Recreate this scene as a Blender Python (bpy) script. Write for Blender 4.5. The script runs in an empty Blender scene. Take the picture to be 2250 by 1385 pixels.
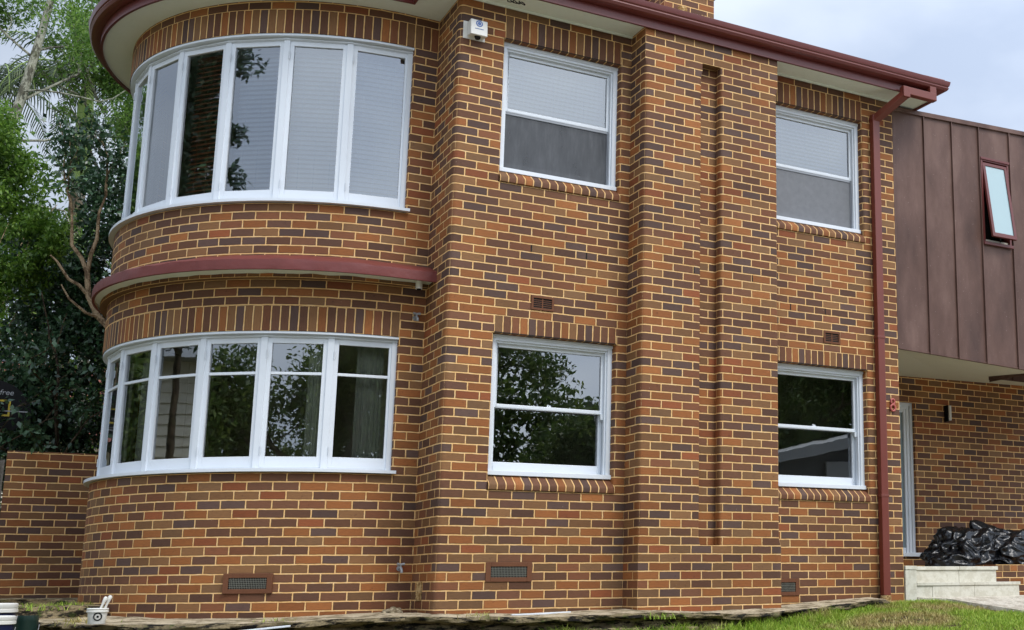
import bpy, bmesh, math, random
import numpy as np
from mathutils import Vector, Matrix, noise as mnoise
random.seed(7); RNG = np.random.default_rng(11)
SC = bpy.context.scene; COL = SC.collection
rad = math.radians; PI = math.pi; sin = math.sin; cos = math.cos

# ------------------------------------------------------------------ camera, sky, sun, exposure
CAM = Vector((-3.534, -11.666, 0.2027)); YAW, PITCH, ROLL = 0.57396, 0.19729, -0.009965
fw = Vector((sin(YAW)*cos(PITCH), cos(YAW)*cos(PITCH), sin(PITCH)))
r0 = Vector((cos(YAW), -sin(YAW), 0)); u0 = r0.cross(fw)
rt = cos(ROLL)*r0 + sin(ROLL)*u0; up = -sin(ROLL)*r0 + cos(ROLL)*u0
cd = bpy.data.cameras.new("camera"); cam = bpy.data.objects.new("camera", cd); COL.objects.link(cam)
cam.matrix_world = Matrix(((rt.x, up.x, -fw.x, CAM.x), (rt.y, up.y, -fw.y, CAM.y), (rt.z, up.z, -fw.z, CAM.z), (0, 0, 0, 1)))
cd.sensor_fit = 'HORIZONTAL'; cd.sensor_width = 36; cd.lens = 2727.8/2250*36
cd.shift_x = (1125-1747.1)/2250; cd.shift_y = (738.6-692.5)/2250
cd.clip_start = 0.1; cd.clip_end = 3000
SC.camera = cam

SUN_EL, SUN_AZ = rad(52), math.atan2(0.30, -0.8)
w = bpy.data.worlds.new("World"); SC.world = w; w.use_nodes = True
nt = w.node_tree; nt.nodes.clear()
def wn(t, **k):
    n = nt.nodes.new(t)
    for a, b in k.items(): setattr(n, a, b)
    return n
sky = wn('ShaderNodeTexSky', sky_type='NISHITA', sun_disc=False, sun_elevation=SUN_EL, sun_rotation=SUN_AZ, air_density=1.2, dust_density=2.5)
tc = wn('ShaderNodeTexCoord'); mp = wn('ShaderNodeMapping'); mp.inputs['Scale'].default_value = (1.3, 1.3, 2.6)
nz = wn('ShaderNodeTexNoise'); nz.inputs['Scale'].default_value = 2.1; nz.inputs['Detail'].default_value = 6; nz.inputs['Roughness'].default_value = 0.5
cr = wn('ShaderNodeValToRGB')
cr.color_ramp.elements[0].position = 0.36; cr.color_ramp.elements[0].color = (5.0, 5.9, 7.6, 1)
cr.color_ramp.elements[1].position = 0.66; cr.color_ramp.elements[1].color = (8.6, 9.4, 10.6, 1)
mx = wn('ShaderNodeMix', data_type='RGBA'); mx.inputs[0].default_value = 0.86
bg = wn('ShaderNodeBackground'); bg.inputs['Strength'].default_value = 0.085
wo = wn('ShaderNodeOutputWorld'); L = nt.links.new
L(tc.outputs['Generated'], mp.inputs[0]); L(mp.outputs[0], nz.inputs['Vector']); L(nz.outputs[0], cr.inputs[0])
vd = wn('ShaderNodeVectorMath', operation='DOT_PRODUCT'); vd.inputs[1].default_value = (sin(SUN_AZ)*cos(SUN_EL), cos(SUN_AZ)*cos(SUN_EL), sin(SUN_EL)); L(tc.outputs['Generated'], vd.inputs[0])
mr = wn('ShaderNodeMapRange'); mr.inputs[1].default_value = -.35; mr.inputs[2].default_value = 1; mr.inputs[3].default_value = .66; mr.inputs[4].default_value = 1.85; L(vd.outputs['Value'], mr.inputs[0])
vm = wn('ShaderNodeVectorMath', operation='SCALE'); L(cr.outputs[0], vm.inputs[0]); L(mr.outputs[0], vm.inputs['Scale'])
L(sky.outputs[0], mx.inputs[6]); L(vm.outputs[0], mx.inputs[7]); L(mx.outputs[2], bg.inputs[0]); L(bg.outputs[0], wo.inputs[0])
sd = bpy.data.lights.new("sun", 'SUN'); sd.energy = 1.5; sd.angle = rad(24); sd.color = (1, 0.965, 0.92)
so = bpy.data.objects.new("sun", sd); COL.objects.link(so)
sdir = Vector((sin(SUN_AZ)*cos(SUN_EL), cos(SUN_AZ)*cos(SUN_EL), sin(SUN_EL)))
so.rotation_euler = sdir.to_track_quat('Z', 'Y').to_euler(); so.location = sdir*40
SC.view_settings.view_transform = 'Standard'; SC.view_settings.look = 'None'; SC.view_settings.gamma = 1; SC.view_settings.exposure = 0.62
SC.cycles.max_bounces = 7; SC.cycles.transparent_max_bounces = 12; SC.cycles.caustics_reflective = False; SC.cycles.caustics_refractive = False

# ------------------------------------------------------------------ materials
def s2l(c): return tuple(((x/255)/12.92 if x/255 <= .04045 else ((x/255+.055)/1.055)**2.4) for x in c)
class NT:
    def __init__(s, name):
        s.mat = bpy.data.materials.new(name); s.mat.use_nodes = True; s.t = s.mat.node_tree
        s.p = s.t.nodes['Principled BSDF']; s.out = s.t.nodes['Material Output']
    def n(s, t, ins=None, **k):
        n = s.t.nodes.new(t)
        for a, b in k.items(): setattr(n, a, b)
        for a, b in (ins or {}).items(): s.set(n.inputs[a], b)
        return n
    def set(s, sock, b):
        if isinstance(b, bpy.types.NodeSocket): s.t.links.new(b, sock)
        else: sock.default_value = b
    def m(s, op, a, b=None, c=None):
        n = s.n('ShaderNodeMath', operation=op); s.set(n.inputs[0], a)
        if b is not None: s.set(n.inputs[1], b)
        if c is not None: s.set(n.inputs[2], c)
        return n.outputs[0]
    def ss(s, x, lo, hi):
        n = s.n('ShaderNodeMapRange', interpolation_type='SMOOTHSTEP'); s.set(n.inputs[0], x)
        n.inputs[1].default_value = lo; n.inputs[2].default_value = hi; return n.outputs[0]
    def mix(s, f, a, b, bt='MIX'):
        n = s.n('ShaderNodeMix', data_type='RGBA', blend_type=bt); s.set(n.inputs[0], f)
        for i, v in ((6, a), (7, b)): s.set(n.inputs[i], v if isinstance(v, bpy.types.NodeSocket) else (*v[:3], 1))
        return n.outputs[2]
    def noise(s, vec, scale, detail=3, rough=.55, out=0):
        n = s.n('ShaderNodeTexNoise'); n.inputs['Scale'].default_value = scale; n.inputs['Detail'].default_value = detail; n.inputs['Roughness'].default_value = rough
        s.t.links.new(vec, n.inputs['Vector']); return n.outputs[out]
    def ramp(s, f, stops, const=False):
        n = s.n('ShaderNodeValToRGB'); e = n.color_ramp.elements
        n.color_ramp.interpolation = 'CONSTANT' if const else 'LINEAR'
        while len(e) > 1: e.remove(e[-1])
        e[0].position = stops[0][0]; e[0].color = (*stops[0][1], 1)
        for p, c in stops[1:]: q = e.new(p); q.color = (*c, 1)
        s.set(n.inputs[0], f); return n.outputs[0]
    def bump(s, h, strength=.5, dist=.01):
        n = s.n('ShaderNodeBump'); n.inputs['Strength'].default_value = strength; n.inputs['Distance'].default_value = dist
        s.set(n.inputs['Height'], h); s.t.links.new(n.outputs[0], s.p.inputs['Normal']); return n
    def obj(s): return s.n('ShaderNodeTexCoord').outputs['Object']
    def pos(s): return s.n('ShaderNodeNewGeometry').outputs['Position']
    def fin(s, col=None, rough=None, metal=None, spec=None):
        for k, v in (('Base Color', col), ('Roughness', rough), ('Metallic', metal), ('Specular IOR Level', spec)):
            if v is None: continue
            if k == 'Base Color' and not isinstance(v, bpy.types.NodeSocket): v = (*v[:3], 1)
            s.set(s.p.inputs[k], v)
        return s.mat
C = .086
def brick_mat(name, running=True, dark=1.0):
    t = NT(name); uv = t.n('ShaderNodeTexCoord').outputs['UV']
    sp = t.n('ShaderNodeSeparateXYZ'); t.t.links.new(uv, sp.inputs[0]); u, v = sp.outputs[0], sp.outputs[1]
    wob = t.noise(uv, 9, 3); wob2 = t.noise(uv, 34, 2)
    vv = t.m('ADD', v, t.m('MULTIPLY', t.m('SUBTRACT', wob, .5), .009))
    uu = t.m('ADD', u, t.m('MULTIPLY', t.m('SUBTRACT', wob2, .5), .007))
    vs = t.m('DIVIDE', vv, C); row = t.m('FLOOR', vs); fv = t.m('FRACT', vs)
    cc = t.m('DIVIDE', t.m('ADD', uu, .005), .24)
    if running: cc = t.m('ADD', cc, t.m('MULTIPLY', t.m('FLOORED_MODULO', row, 2), .5))
    # every course runs a few millimetres out of step with the next
    w1 = t.n('ShaderNodeTexWhiteNoise', noise_dimensions='1D'); t.t.links.new(row, w1.inputs['W'])
    cc = t.m('ADD', cc, t.m('MULTIPLY', t.m('SUBTRACT', w1.outputs[0], .5), .03))
    cell = t.m('FLOOR', cc); fu = t.m('FRACT', cc)
    du = t.m('MULTIPLY', t.m('MINIMUM', fu, t.m('SUBTRACT', 1, fu)), .24)
    dv = t.m('MULTIPLY', t.m('MINIMUM', fv, t.m('SUBTRACT', 1, fv)), C)
    d = t.m('MINIMUM', du, dv)
    mask = t.ss(d, .0048, .0076)
    cb = t.n('ShaderNodeCombineXYZ'); t.set(cb.inputs[0], cell); t.set(cb.inputs[1], row)
    wnz = t.n('ShaderNodeTexWhiteNoise', noise_dimensions='3D'); t.t.links.new(cb.outputs[0], wnz.inputs['Vector'])
    cb2 = t.n('ShaderNodeCombineXYZ'); t.set(cb2.inputs[0], row); t.set(cb2.inputs[1], cell); cb2.inputs[2].default_value = 3.7
    wn2 = t.n('ShaderNodeTexWhiteNoise', noise_dimensions='3D'); t.t.links.new(cb2.outputs[0], wn2.inputs['Vector'])
    pal = [(0, (154, 95, 51)), (.13, (160, 101, 55)), (.20, (146, 83, 49)), (.26, (130, 82, 54)), (.36, (118, 79, 56)), (.46, (136, 97, 62)), (.57, (129, 95, 64)), (.65, (111, 75, 54)), (.77, (102, 71, 55)), (.91, (98, 75, 66))]
    cb3 = t.n('ShaderNodeCombineXYZ'); t.set(cb3.inputs[0], t.m('MULTIPLY', cell, .24)); t.set(cb3.inputs[1], t.m('MULTIPLY', row, C)); clump = t.noise(cb3.outputs[0], 1.1, 2, .5); rv = t.m('FRACT', t.m('ADD', t.m('ADD', wnz.outputs[0], 1), t.m('MULTIPLY', t.m('SUBTRACT', clump, .5), .35)))
    col = t.ramp(rv, [(p, tuple(x*dark*.86 for x in s2l(c))) for p, c in pal], True)
    col = t.mix(1, col, t.ramp(wn2.outputs[0], [(0, (.76, .76, .76)), (1, (1.16, 1.16, 1.16))]), 'MULTIPLY')
    st = t.n('ShaderNodeMapping'); st.inputs['Scale'].default_value = (10, 90, 1); t.t.links.new(uv, st.inputs[0])
    gr = t.noise(st.outputs[0], 1.6, 4, .65)
    col = t.mix(1, col, t.ramp(gr, [(.3, (.82, .82, .84)), (.7, (1.16, 1.15, 1.12))]), 'MULTIPLY')
    # rubbed arrises and burnt faces inside a brick
    inner = t.noise(uv, 22, 3, .6)
    col = t.mix(t.ss(inner, .60, .78), col, t.mix(1, col, (.70, .68, .74), 'MULTIPLY'))
    # shadow line of the raked joint, painted as a dark ring on the brick edge
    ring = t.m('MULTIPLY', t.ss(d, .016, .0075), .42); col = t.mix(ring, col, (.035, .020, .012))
    mcol = t.ramp(t.noise(uv, 14, 4, .6), [(.25, tuple(x*.86 for x in s2l((214, 164, 102)))), (.5, tuple(x*.86 for x in s2l((238, 192, 128)))), (.78, tuple(x*.86 for x in s2l((246, 212, 160))))])
    fcol = t.mix(mask, mcol, col)
    big = t.noise(uv, .55, 4, .6)
    fcol = t.mix(1, fcol, t.ramp(big, [(.28, (.76, .73, .70)), (.5, (.98, .98, .98)), (.72, (1.10, 1.09, 1.07))]), 'MULTIPLY')
    # a few pale splashes of old mortar on the faces
    sp2 = t.noise(uv, 30, 2, .5); spl = t.m('MULTIPLY', t.ss(sp2, .765, .80), .55)
    fcol = t.mix(spl, fcol, s2l((196, 176, 150)))
    t.bump(t.m('ADD', t.m('MULTIPLY', mask, 1.0), t.m('MULTIPLY', gr, .35)), .55, .006)
    return t.fin(fcol, t.m('ADD', .62, t.m('MULTIPLY', gr, .25)), spec=.3)
M = {}
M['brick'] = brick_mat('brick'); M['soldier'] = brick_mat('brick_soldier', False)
def paint(name, rgb, rough=.45, var=.06, bumpd=.0015, scale=30, k=.9, spec=.5, dirt=0):
    t = NT(name); o = t.obj(); b = tuple(x*k for x in s2l(rgb))
    f = t.noise(o, 3.0, 5, .6); fcol = t.mix(f, tuple(x*(1-var) for x in b), tuple(min(1, x*(1+var)) for x in b))
    if dirt:
        st = t.n('ShaderNodeMapping'); st.inputs['Scale'].default_value = (6, 6, .8); t.t.links.new(o, st.inputs[0])
        fcol = t.mix(t.m('MULTIPLY', t.ss(t.noise(st.outputs[0], 2.2, 5, .65), .5, .8), dirt), fcol, tuple(x*.45 for x in b))
    t.bump(t.noise(o, scale, 4, .6), .35, bumpd)
    return t.fin(fcol, t.m('ADD', rough-.08, t.m('MULTIPLY', f, .16)), spec=spec)
M['white'] = paint('white_paint', (226, 232, 238), .38, .03, .001, 40)
M['white_old'] = paint('white_gloss_trim', (214, 220, 226), .35, .05, .001, 25)
M['soffit'] = paint('cream_soffit_paint', (236, 242, 230), .6, .05, .001, 20, dirt=.12)
M['porch_soffit'] = paint('porch_soffit_paint', (196, 193, 172), .6, .04, .001, 20)
M['red'] = paint('red_oxide_paint', (108, 50, 45), .34, .08, .001, 30, .85, dirt=.2)
M['red_rough'] = paint('red_oxide_on_concrete', (116, 52, 46), .5, .22, .022, 7, .85, dirt=.3)
M['redpipe'] = paint('red_brown_pipe_paint', (116, 54, 41), .38, .06, .001, 24, .9, dirt=.15)
M['terracotta'] = paint('terracotta', (116, 76, 54), .8, .18, .003, 40, .8, .2, .3)
M['tile'] = paint('roof_tile', (150, 84, 66), .75, .2, .006, 12, .8)
M['dark'] = paint('dark_void', (14, 13, 12), .9, .1)
M['mesh'] = paint('vent_mesh_wire', (128, 128, 116), .6, .2)
M['metalgrey'] = paint('zinc_grey', (150, 152, 154), .35, .1)
M['screen_frame'] = paint('aluminium_grey', (150, 154, 160), .35, .04)
M['number'] = paint('number_paint', (178, 88, 80), .45, .05)
M['beige'] = paint('interior_wall_paint', (238, 232, 212), .7, .03)
M['interior_dark'] = paint('interior_floor', (96, 74, 54), .6, .1)
M['curtain'] = paint('pale_curtain', (206, 206, 190), .8, .06, .004, 12)
M['blind_white'] = paint('white_blind', (172, 178, 186), .5, .03)
M['blind_brown'] = paint('timber_blind', (176, 108, 66), .42, .15)
M['plastic_white'] = paint('white_plastic', (226, 224, 216), .35, .05)
M['navy'] = paint('navy_plastic', (24, 32, 72), .35, .1)
M['darkgreen'] = paint('dark_green_plastic', (28, 52, 46), .4, .1)
M['black_plastic'] = paint('black_plastic', (10, 11, 13), .6, .1, spec=.2)
M['yellow'] = paint('yellow_line', (196, 172, 40), .5, .05)
M['rim'] = paint('white_line', (158, 160, 164), .5, .05)
M['blue'] = paint('blue_emblem', (64, 104, 168), .4, .05)
M['brush_wood'] = paint('brush_handle', (204, 188, 152), .5, .1)
M['door_glass'] = paint('frosted_door_glass', (128, 144, 148), .12, .02, .0002)
M['cream_cladding'] = paint('cream_weatherboard', (232, 226, 206), .5, .04)
M['greyroof'] = paint('grey_roof_sheet', (150, 154, 156), .45, .06)
M['bitumen'] = paint('dark_garage_wall', (70, 72, 76), .6, .08)

t = NT('window_glass')   # clear pane: mirror share by viewing angle, the rest lets light through
o = t.obj(); bn = t.n('ShaderNodeBump'); bn.inputs['Strength'].default_value = .035; bn.inputs['Distance'].default_value = .01
t.set(bn.inputs['Height'], t.noise(o, 3.2, 2, .4))
fr = t.n('ShaderNodeFresnel'); fr.inputs['IOR'].default_value = 1.75; t.t.links.new(bn.outputs[0], fr.inputs['Normal'])
gl = t.n('ShaderNodeBsdfGlossy'); gl.inputs['Roughness'].default_value = .004; gl.inputs['Color'].default_value = (.95, .98, 1, 1); t.t.links.new(bn.outputs[0], gl.inputs['Normal'])
tr = t.n('ShaderNodeBsdfTransparent'); tr.inputs['Color'].default_value = (.86, .9, .88, 1)
ms = t.n('ShaderNodeMixShader'); t.set(ms.inputs[0], t.m('MINIMUM', t.m('ADD', t.m('MULTIPLY', fr.outputs[0], 1.4), .13), 1))
t.t.links.new(tr.outputs[0], ms.inputs[1]); t.t.links.new(gl.outputs[0], ms.inputs[2]); t.t.links.new(ms.outputs[0], t.out.inputs['Surface'])
M['glass'] = t.mat
t = NT('fly_screen'); o = t.obj()
sc = t.n('ShaderNodeMapping'); sc.inputs['Scale'].default_value = (1, 1, .35); t.t.links.new(o, sc.inputs[0])
ns = t.noise(sc.outputs[0], 6, 5, .65); fn2 = t.n('ShaderNodeMapping'); fn2.inputs['Scale'].default_value = (9, 1, 1.2); t.t.links.new(o, fn2.inputs[0]); ns2 = t.noise(fn2.outputs[0], 2.5, 4, .6)
cl = t.ramp(t.m('ADD', t.m('MULTIPLY', ns, .6), t.m('MULTIPLY', ns2, .4)), [(.36, (.036, .039, .044)), (.5, (.052, .056, .062)), (.64, (.084, .089, .096))])
t.fin(cl, .45)
tr = t.n('ShaderNodeBsdfTransparent'); ms = t.n('ShaderNodeMixShader'); ms.inputs[0].default_value = .8
t.t.links.new(tr.outputs[0], ms.inputs[1]); t.t.links.new(t.p.outputs[0], ms.inputs[2]); t.t.links.new(ms.outputs[0], t.out.inputs['Surface'])
M['screen'] = t.mat
t = NT('fly_screen_pale'); o = t.obj(); ns = t.noise(o, 14, 4, .7)
t.fin(t.ramp(ns, [(.25, (.155, .16, .17)), (.8, (.215, .22, .23))]), .45)
tr = t.n('ShaderNodeBsdfTransparent'); ms = t.n('ShaderNodeMixShader'); ms.inputs[0].default_value = .82
t.t.links.new(tr.outputs[0], ms.inputs[1]); t.t.links.new(t.p.outputs[0], ms.inputs[2]); t.t.links.new(ms.outputs[0], t.out.inputs['Surface'])
M['screen_pale'] = t.mat

t = NT('copper_brown_cladding'); o = t.obj()
st = t.n('ShaderNodeMapping'); st.inputs['Scale'].default_value = (1.6, 1.6, .6); t.t.links.new(o, st.inputs[0])
f = t.noise(st.outputs[0], 1.5, 6, .62); f2 = t.noise(o, 70, 2, .5)
cl = t.ramp(f, [(.3, s2l((74, 53, 45))), (.5, s2l((94, 70, 61))), (.72, s2l((116, 91, 81)))])
cl = t.mix(t.m('MULTIPLY', t.ss(f2, .735, .76), .5), cl, s2l((190, 176, 168)))
t.bump(t.m('ADD', t.m('MULTIPLY', t.noise(st.outputs[0], 1.1, 2, .4), 1.0), t.m('MULTIPLY', t.noise(o, 160, 2), .004)), .55, .10)
M['clad'] = t.fin(cl, t.m('ADD', .38, t.m('MULTIPLY', f, .2)), .1, .3)

def stone(name, ca, cb, cdark, sc=3.0, moss=.5, strata=3.0, grit=1):
    t = NT(name); p = t.pos(); mp_ = t.n('ShaderNodeMapping'); mp_.inputs['Scale'].default_value = (1, 1, strata); t.t.links.new(p, mp_.inputs[0])
    f = t.noise(mp_.outputs[0], sc, 8, .68); g = t.noise(mp_.outputs[0], sc*2.3, 6, .7); h = t.noise(p, 45, 3, .7)
    c1 = t.mix(f, s2l(ca), s2l(cb)); c1 = t.mix(t.ss(g, .46, .58), c1, s2l(cdark))
    c1 = t.mix(1, c1, t.ramp(h, [(.3, (1-.3*grit,)*3), (.7, (1+.2*grit, 1+.2*grit, 1+.18*grit))]), 'MULTIPLY')
    c1 = t.mix(t.m('MULTIPLY', t.ss(t.noise(p, 6, 5, .7), .55, .66), moss), c1, s2l((84, 96, 44)))
    t.bump(t.m('ADD', g, t.m('MULTIPLY', h, .4)), .9*grit, .03)
    return t.fin(c1, .9, spec=.2)
M['stone'] = stone('weathered_sandstone', (118, 104, 80), (168, 150, 116), (38, 34, 28), 3.2, .55)
M['rock'] = stone('dark_rock_face', (92, 82, 62), (150, 134, 102), (20, 18, 15), 2.6, .45, 4.5)
M['stone_top'] = stone('sandstone_paving', (166, 152, 126), (200, 185, 158), (122, 108, 86), 2.6, .25, 1)
M['mortar_old'] = stone('old_mortar', (196, 164, 110), (220, 190, 140), (150, 116, 70), 8, 0, 1)
M['travertine'] = stone('pale_step_tile', (202, 198, 182), (212, 208, 194), (194, 189, 172), 4, .05, 1, .2)
M['concrete'] = stone('concrete_path', (196, 188, 172), (214, 206, 192), (176, 166, 150), 2.5, .05, 1)
M['soil'] = stone('lawn_soil', (108, 96, 52), (96, 110, 48), (74, 60, 40), 3, .5, 1)
M['earth'] = stone('ground_paved_far', (150, 146, 132), (166, 160, 146), (128, 124, 112), .4, .2, 1)
M['fence'] = stone('grey_timber', (110, 104, 98), (136, 130, 122), (74, 70, 66), 4, .1, .15)

t = NT('garbage_plastic'); o = t.obj()
vv = t.n('ShaderNodeTexVoronoi', feature='DISTANCE_TO_EDGE'); vv.inputs['Scale'].default_value = 3.2; 
dn = t.noise(o, 5, 3, .6, 1); mv = t.n('ShaderNodeMix', data_type='RGBA'); mv.inputs[0].default_value = .35; t.t.links.new(o, mv.inputs[6]); t.t.links.new(dn, mv.inputs[7]); t.t.links.new(mv.outputs[2], vv.inputs['Vector'])
t.bump(t.m('ADD', t.noise(o, 9, 3, .5), t.m('MULTIPLY', vv.outputs[0], 1.6)), .34, .03)
M['bag'] = t.fin((.004, .0045, .006), .27, spec=.42)

def leafmat(name, ca, cb, cc_, trans=.35, rough=.45):
    t = NT(name); g = t.n('ShaderNodeNewGeometry'); rn = g.outputs['Random Per Island']
    c1 = t.ramp(rn, [(0, s2l(ca)), (.55, s2l(cb)), (1, s2l(cc_))])
    c1 = t.mix(t.ss(t.noise(g.outputs['Position'], 1.6, 3), .3, .7), t.mix(1, c1, (.62, .66, .66), 'MULTIPLY'), c1)
    t.fin(c1, rough, spec=.5)
    tl = t.n('ShaderNodeBsdfTranslucent'); t.t.links.new(c1, tl.inputs[0]); ms = t.n('ShaderNodeMixShader'); ms.inputs[0].default_value = trans
    t.t.links.new(t.p.outputs[0], ms.inputs[1]); t.t.links.new(tl.outputs[0], ms.inputs[2]); t.t.links.new(ms.outputs[0], t.out.inputs['Surface'])
    return t.mat
M['leaf_dark'] = leafmat('camellia_leaf', (36, 60, 40), (56, 88, 58), (94, 124, 90), .2, .28)
M['leaf_bright'] = leafmat('bright_leaf', (72, 108, 36), (108, 146, 54), (148, 180, 76), .5)
M['leaf_fern'] = leafmat('fine_leaf', (74, 112, 44), (112, 150, 62), (150, 182, 88), .5)
M['leaf_palm'] = leafmat('palm_leaf', (44, 62, 36), (70, 92, 48), (100, 118, 66), .3)
M['leaf_street'] = leafmat('street_leaf', (58, 84, 38), (94, 122, 54), (140, 156, 74), .45)
def bark(name, a, b, d): return stone(name, a, b, d, 5, .25, .5)
M['bark_pale'] = bark('lichen_bark', (140, 140, 124), (182, 182, 164), (92, 90, 78))
M['bark_beige'] = bark('beige_bark', (150, 126, 100), (182, 160, 130), (104, 84, 64))
M['bark_dark'] = bark('dark_bark', (70, 58, 46), (98, 84, 66), (44, 36, 30))
M['palm_green'] = paint('palm_crownshaft', (142, 168, 78), .45, .15, .004, 10)
M['palm_trunk'] = bark('palm_trunk', (136, 120, 100), (164, 150, 128), (96, 84, 70))
t = NT('grass_blade'); g = t.n('ShaderNodeNewGeometry'); pz = g.outputs['Position']
big = t.noise(pz, 1.1, 4, .6); sx = t.n('ShaderNodeSeparateXYZ'); t.t.links.new(pz, sx.inputs[0])
green = t.ramp(g.outputs['Random Per Island'], [(0, s2l((114, 146, 44))), (.6, s2l((154, 184, 64))), (1, s2l((192, 206, 98)))])
straw = t.ramp(g.outputs['Random Per Island'], [(0, s2l((140, 124, 74))), (.6, s2l((190, 174, 112))), (1, s2l((214, 198, 142)))])
near = t.ss(sx.outputs[1], -1.7, -.45)
pd = t.m('ADD', t.m('POWER', t.m('DIVIDE', t.m('SUBTRACT', sx.outputs[0], 4.55), .75), 2), t.m('POWER', t.m('DIVIDE', t.m('ADD', sx.outputs[1], 1.15), .42), 2))
dry = t.m('MAXIMUM', t.ss(t.m('ADD', big, t.m('MULTIPLY', near, .12)), .59, .75), t.ss(pd, 1.3, .4))
cl = t.mix(dry, green, straw)
t.fin(cl, .5, spec=.3)
tl = t.n('ShaderNodeBsdfTranslucent'); t.t.links.new(cl, tl.inputs[0]); ms = t.n('ShaderNodeMixShader'); ms.inputs[0].default_value = .4
t.t.links.new(t.p.outputs[0], ms.inputs[1]); t.t.links.new(tl.outputs[0], ms.inputs[2]); t.t.links.new(ms.outputs[0], t.out.inputs['Surface'])
M['grass'] = t.mat

# ------------------------------------------------------------------ mesh helpers
ORG = {}
class MB:
    def __init__(s): s.v = []; s.f = []; s.uv = []; s.mi = []
    def face(s, pts, uv=None, m=0):
        b = len(s.v); s.v += [tuple(p) for p in pts]; s.f.append(tuple(range(b, b+len(pts))))
        s.uv += list(uv) if uv else [(0, 0)]*len(pts); s.mi.append(m)
    def hexa(s, P, m=0):  # 8 points: bottom 4 ccw, top 4 ccw
        for q in ((3, 2, 1, 0), (4, 5, 6, 7), (0, 1, 5, 4), (1, 2, 6, 5), (2, 3, 7, 6), (3, 0, 4, 7)): s.face([P[i] for i in q], None, m)
    def box(s, x0, x1, y0, y1, z0, z1, m=0, T=None):
        P = [(x0, y0, z0), (x1, y0, z0), (x1, y1, z0), (x0, y1, z0), (x0, y0, z1), (x1, y0, z1), (x1, y1, z1), (x0, y1, z1)]
        if T: P = [T(*p) for p in P]
        s.hexa(P, m)
    def brickbox(s, x0, x1, y0, y1, z0, z1, m=0, uo=0, vo=0):
        def q(a, b, u0_, u1_): s.face([(a[0], a[1], z0), (b[0], b[1], z0), (b[0], b[1], z1), (a[0], a[1], z1)], [(u0_, z0+vo), (u1_, z0+vo), (u1_, z1+vo), (u0_, z1+vo)], m)
        w_, d_ = x1-x0, y1-y0
        q((x0, y0), (x1, y0), uo, uo+w_); q((x1, y0), (x1, y1), uo+w_+.12, uo+w_+.12+d_); q((x1, y1), (x0, y1), uo, uo+w_); q((x0, y1), (x0, y0), uo-.12-d_, uo-.12)
        s.face([(x0, y0, z1), (x1, y0, z1), (x1, y1, z1), (x0, y1, z1)], [(uo, vo), (uo+w_, vo), (uo+w_, d_+vo), (uo, d_+vo)], m)
    def extr(s, poly, z0, z1, m=0, poly2=None, vs=None):
        p2 = poly2 or poly; a, b = vs or (z0, z1)
        for i in range(len(poly)-1):
            A, B, A2, B2 = poly[i], poly[i+1], p2[i], p2[i+1]
            s.face([(A[0], A[1], z0), (B[0], B[1], z0), (B2[0], B2[1], z1), (A2[0], A2[1], z1)], [(A[2], a), (B[2], a), (B2[2], b), (A2[2], b)], m)
    def tube(s, pts, rr, n=8, m=0, cap=True):
        pts = [Vector(p) for p in pts]; k = len(pts); rr = rr if hasattr(rr, '__len__') else [rr]*k
        b = len(s.v); prev = None
        for i, p in enumerate(pts):
            d = (pts[min(i+1, k-1)]-pts[max(i-1, 0)]).normalized()
            if prev is None: a = d.orthogonal().normalized()
            else: a = (prev-d*prev.dot(d)); a = a.normalized() if a.length > 1e-6 else d.orthogonal().normalized()
            prev = a; c = d.cross(a)
            for j in range(n):
                th = 2*PI*j/n; s.v.append(tuple(p+(a*cos(th)+c*sin(th))*rr[i]))
        for i in range(k-1):
            for j in range(n):
                s.f.append((b+i*n+j, b+i*n+(j+1) % n, b+(i+1)*n+(j+1) % n, b+(i+1)*n+j)); s.uv += [(0, 0)]*4; s.mi.append(m)
        if cap:
            s.f.append(tuple(b+j for j in reversed(range(n)))); s.uv += [(0, 0)]*n; s.mi.append(m)
            s.f.append(tuple(b+(k-1)*n+j for j in range(n))); s.uv += [(0, 0)]*n; s.mi.append(m)
    def lathe(s, cx, cy, prof, n=28, m=0):
        b = len(s.v); k = len(prof)
        for r, z in prof:
            for j in range(n): s.v.append((cx+r*cos(2*PI*j/n), cy+r*sin(2*PI*j/n), z))
        for i in range(k-1):
            for j in range(n):
                s.f.append((b+i*n+j, b+i*n+(j+1) % n, b+(i+1)*n+(j+1) % n, b+(i+1)*n+j)); s.uv += [(0, 0)]*4; s.mi.append(m)
    def sweep(s, path, prof, m=0, closed=False):
        # path: plan points left to right seen from outside; prof: (outward offset, z)
        k = len(path); N = []
        for i in range(k):
            ds = []
            for a, b in ((i-1, i), (i, i+1)):
                if 0 <= a and b < k:
                    d = Vector((path[b][0]-path[a][0], path[b][1]-path[a][1])).normalized(); ds.append(Vector((d.y, -d.x)))
            nn = sum(ds, Vector((0, 0))).normalized(); N.append(nn/max(.3, nn.dot(ds[0])))
        for i in range(k-1):
            for j in range(len(prof)-1+(1 if closed else 0)):
                (o0, z0), (o1, z1) = prof[j], prof[(j+1) % len(prof)]
                def P(q, o_, z): return (path[q][0]+N[q].x*o_, path[q][1]+N[q].y*o_, z)
                s.face([P(i, o0, z0), P(i+1, o0, z0), P(i+1, o1, z1), P(i, o1, z1)], None, m)
        if closed:
            for q in (0, k-1): s.face([(path[q][0]+N[q].x*o_, path[q][1]+N[q].y*o_, z) for o_, z in prof], None, m)
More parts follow.
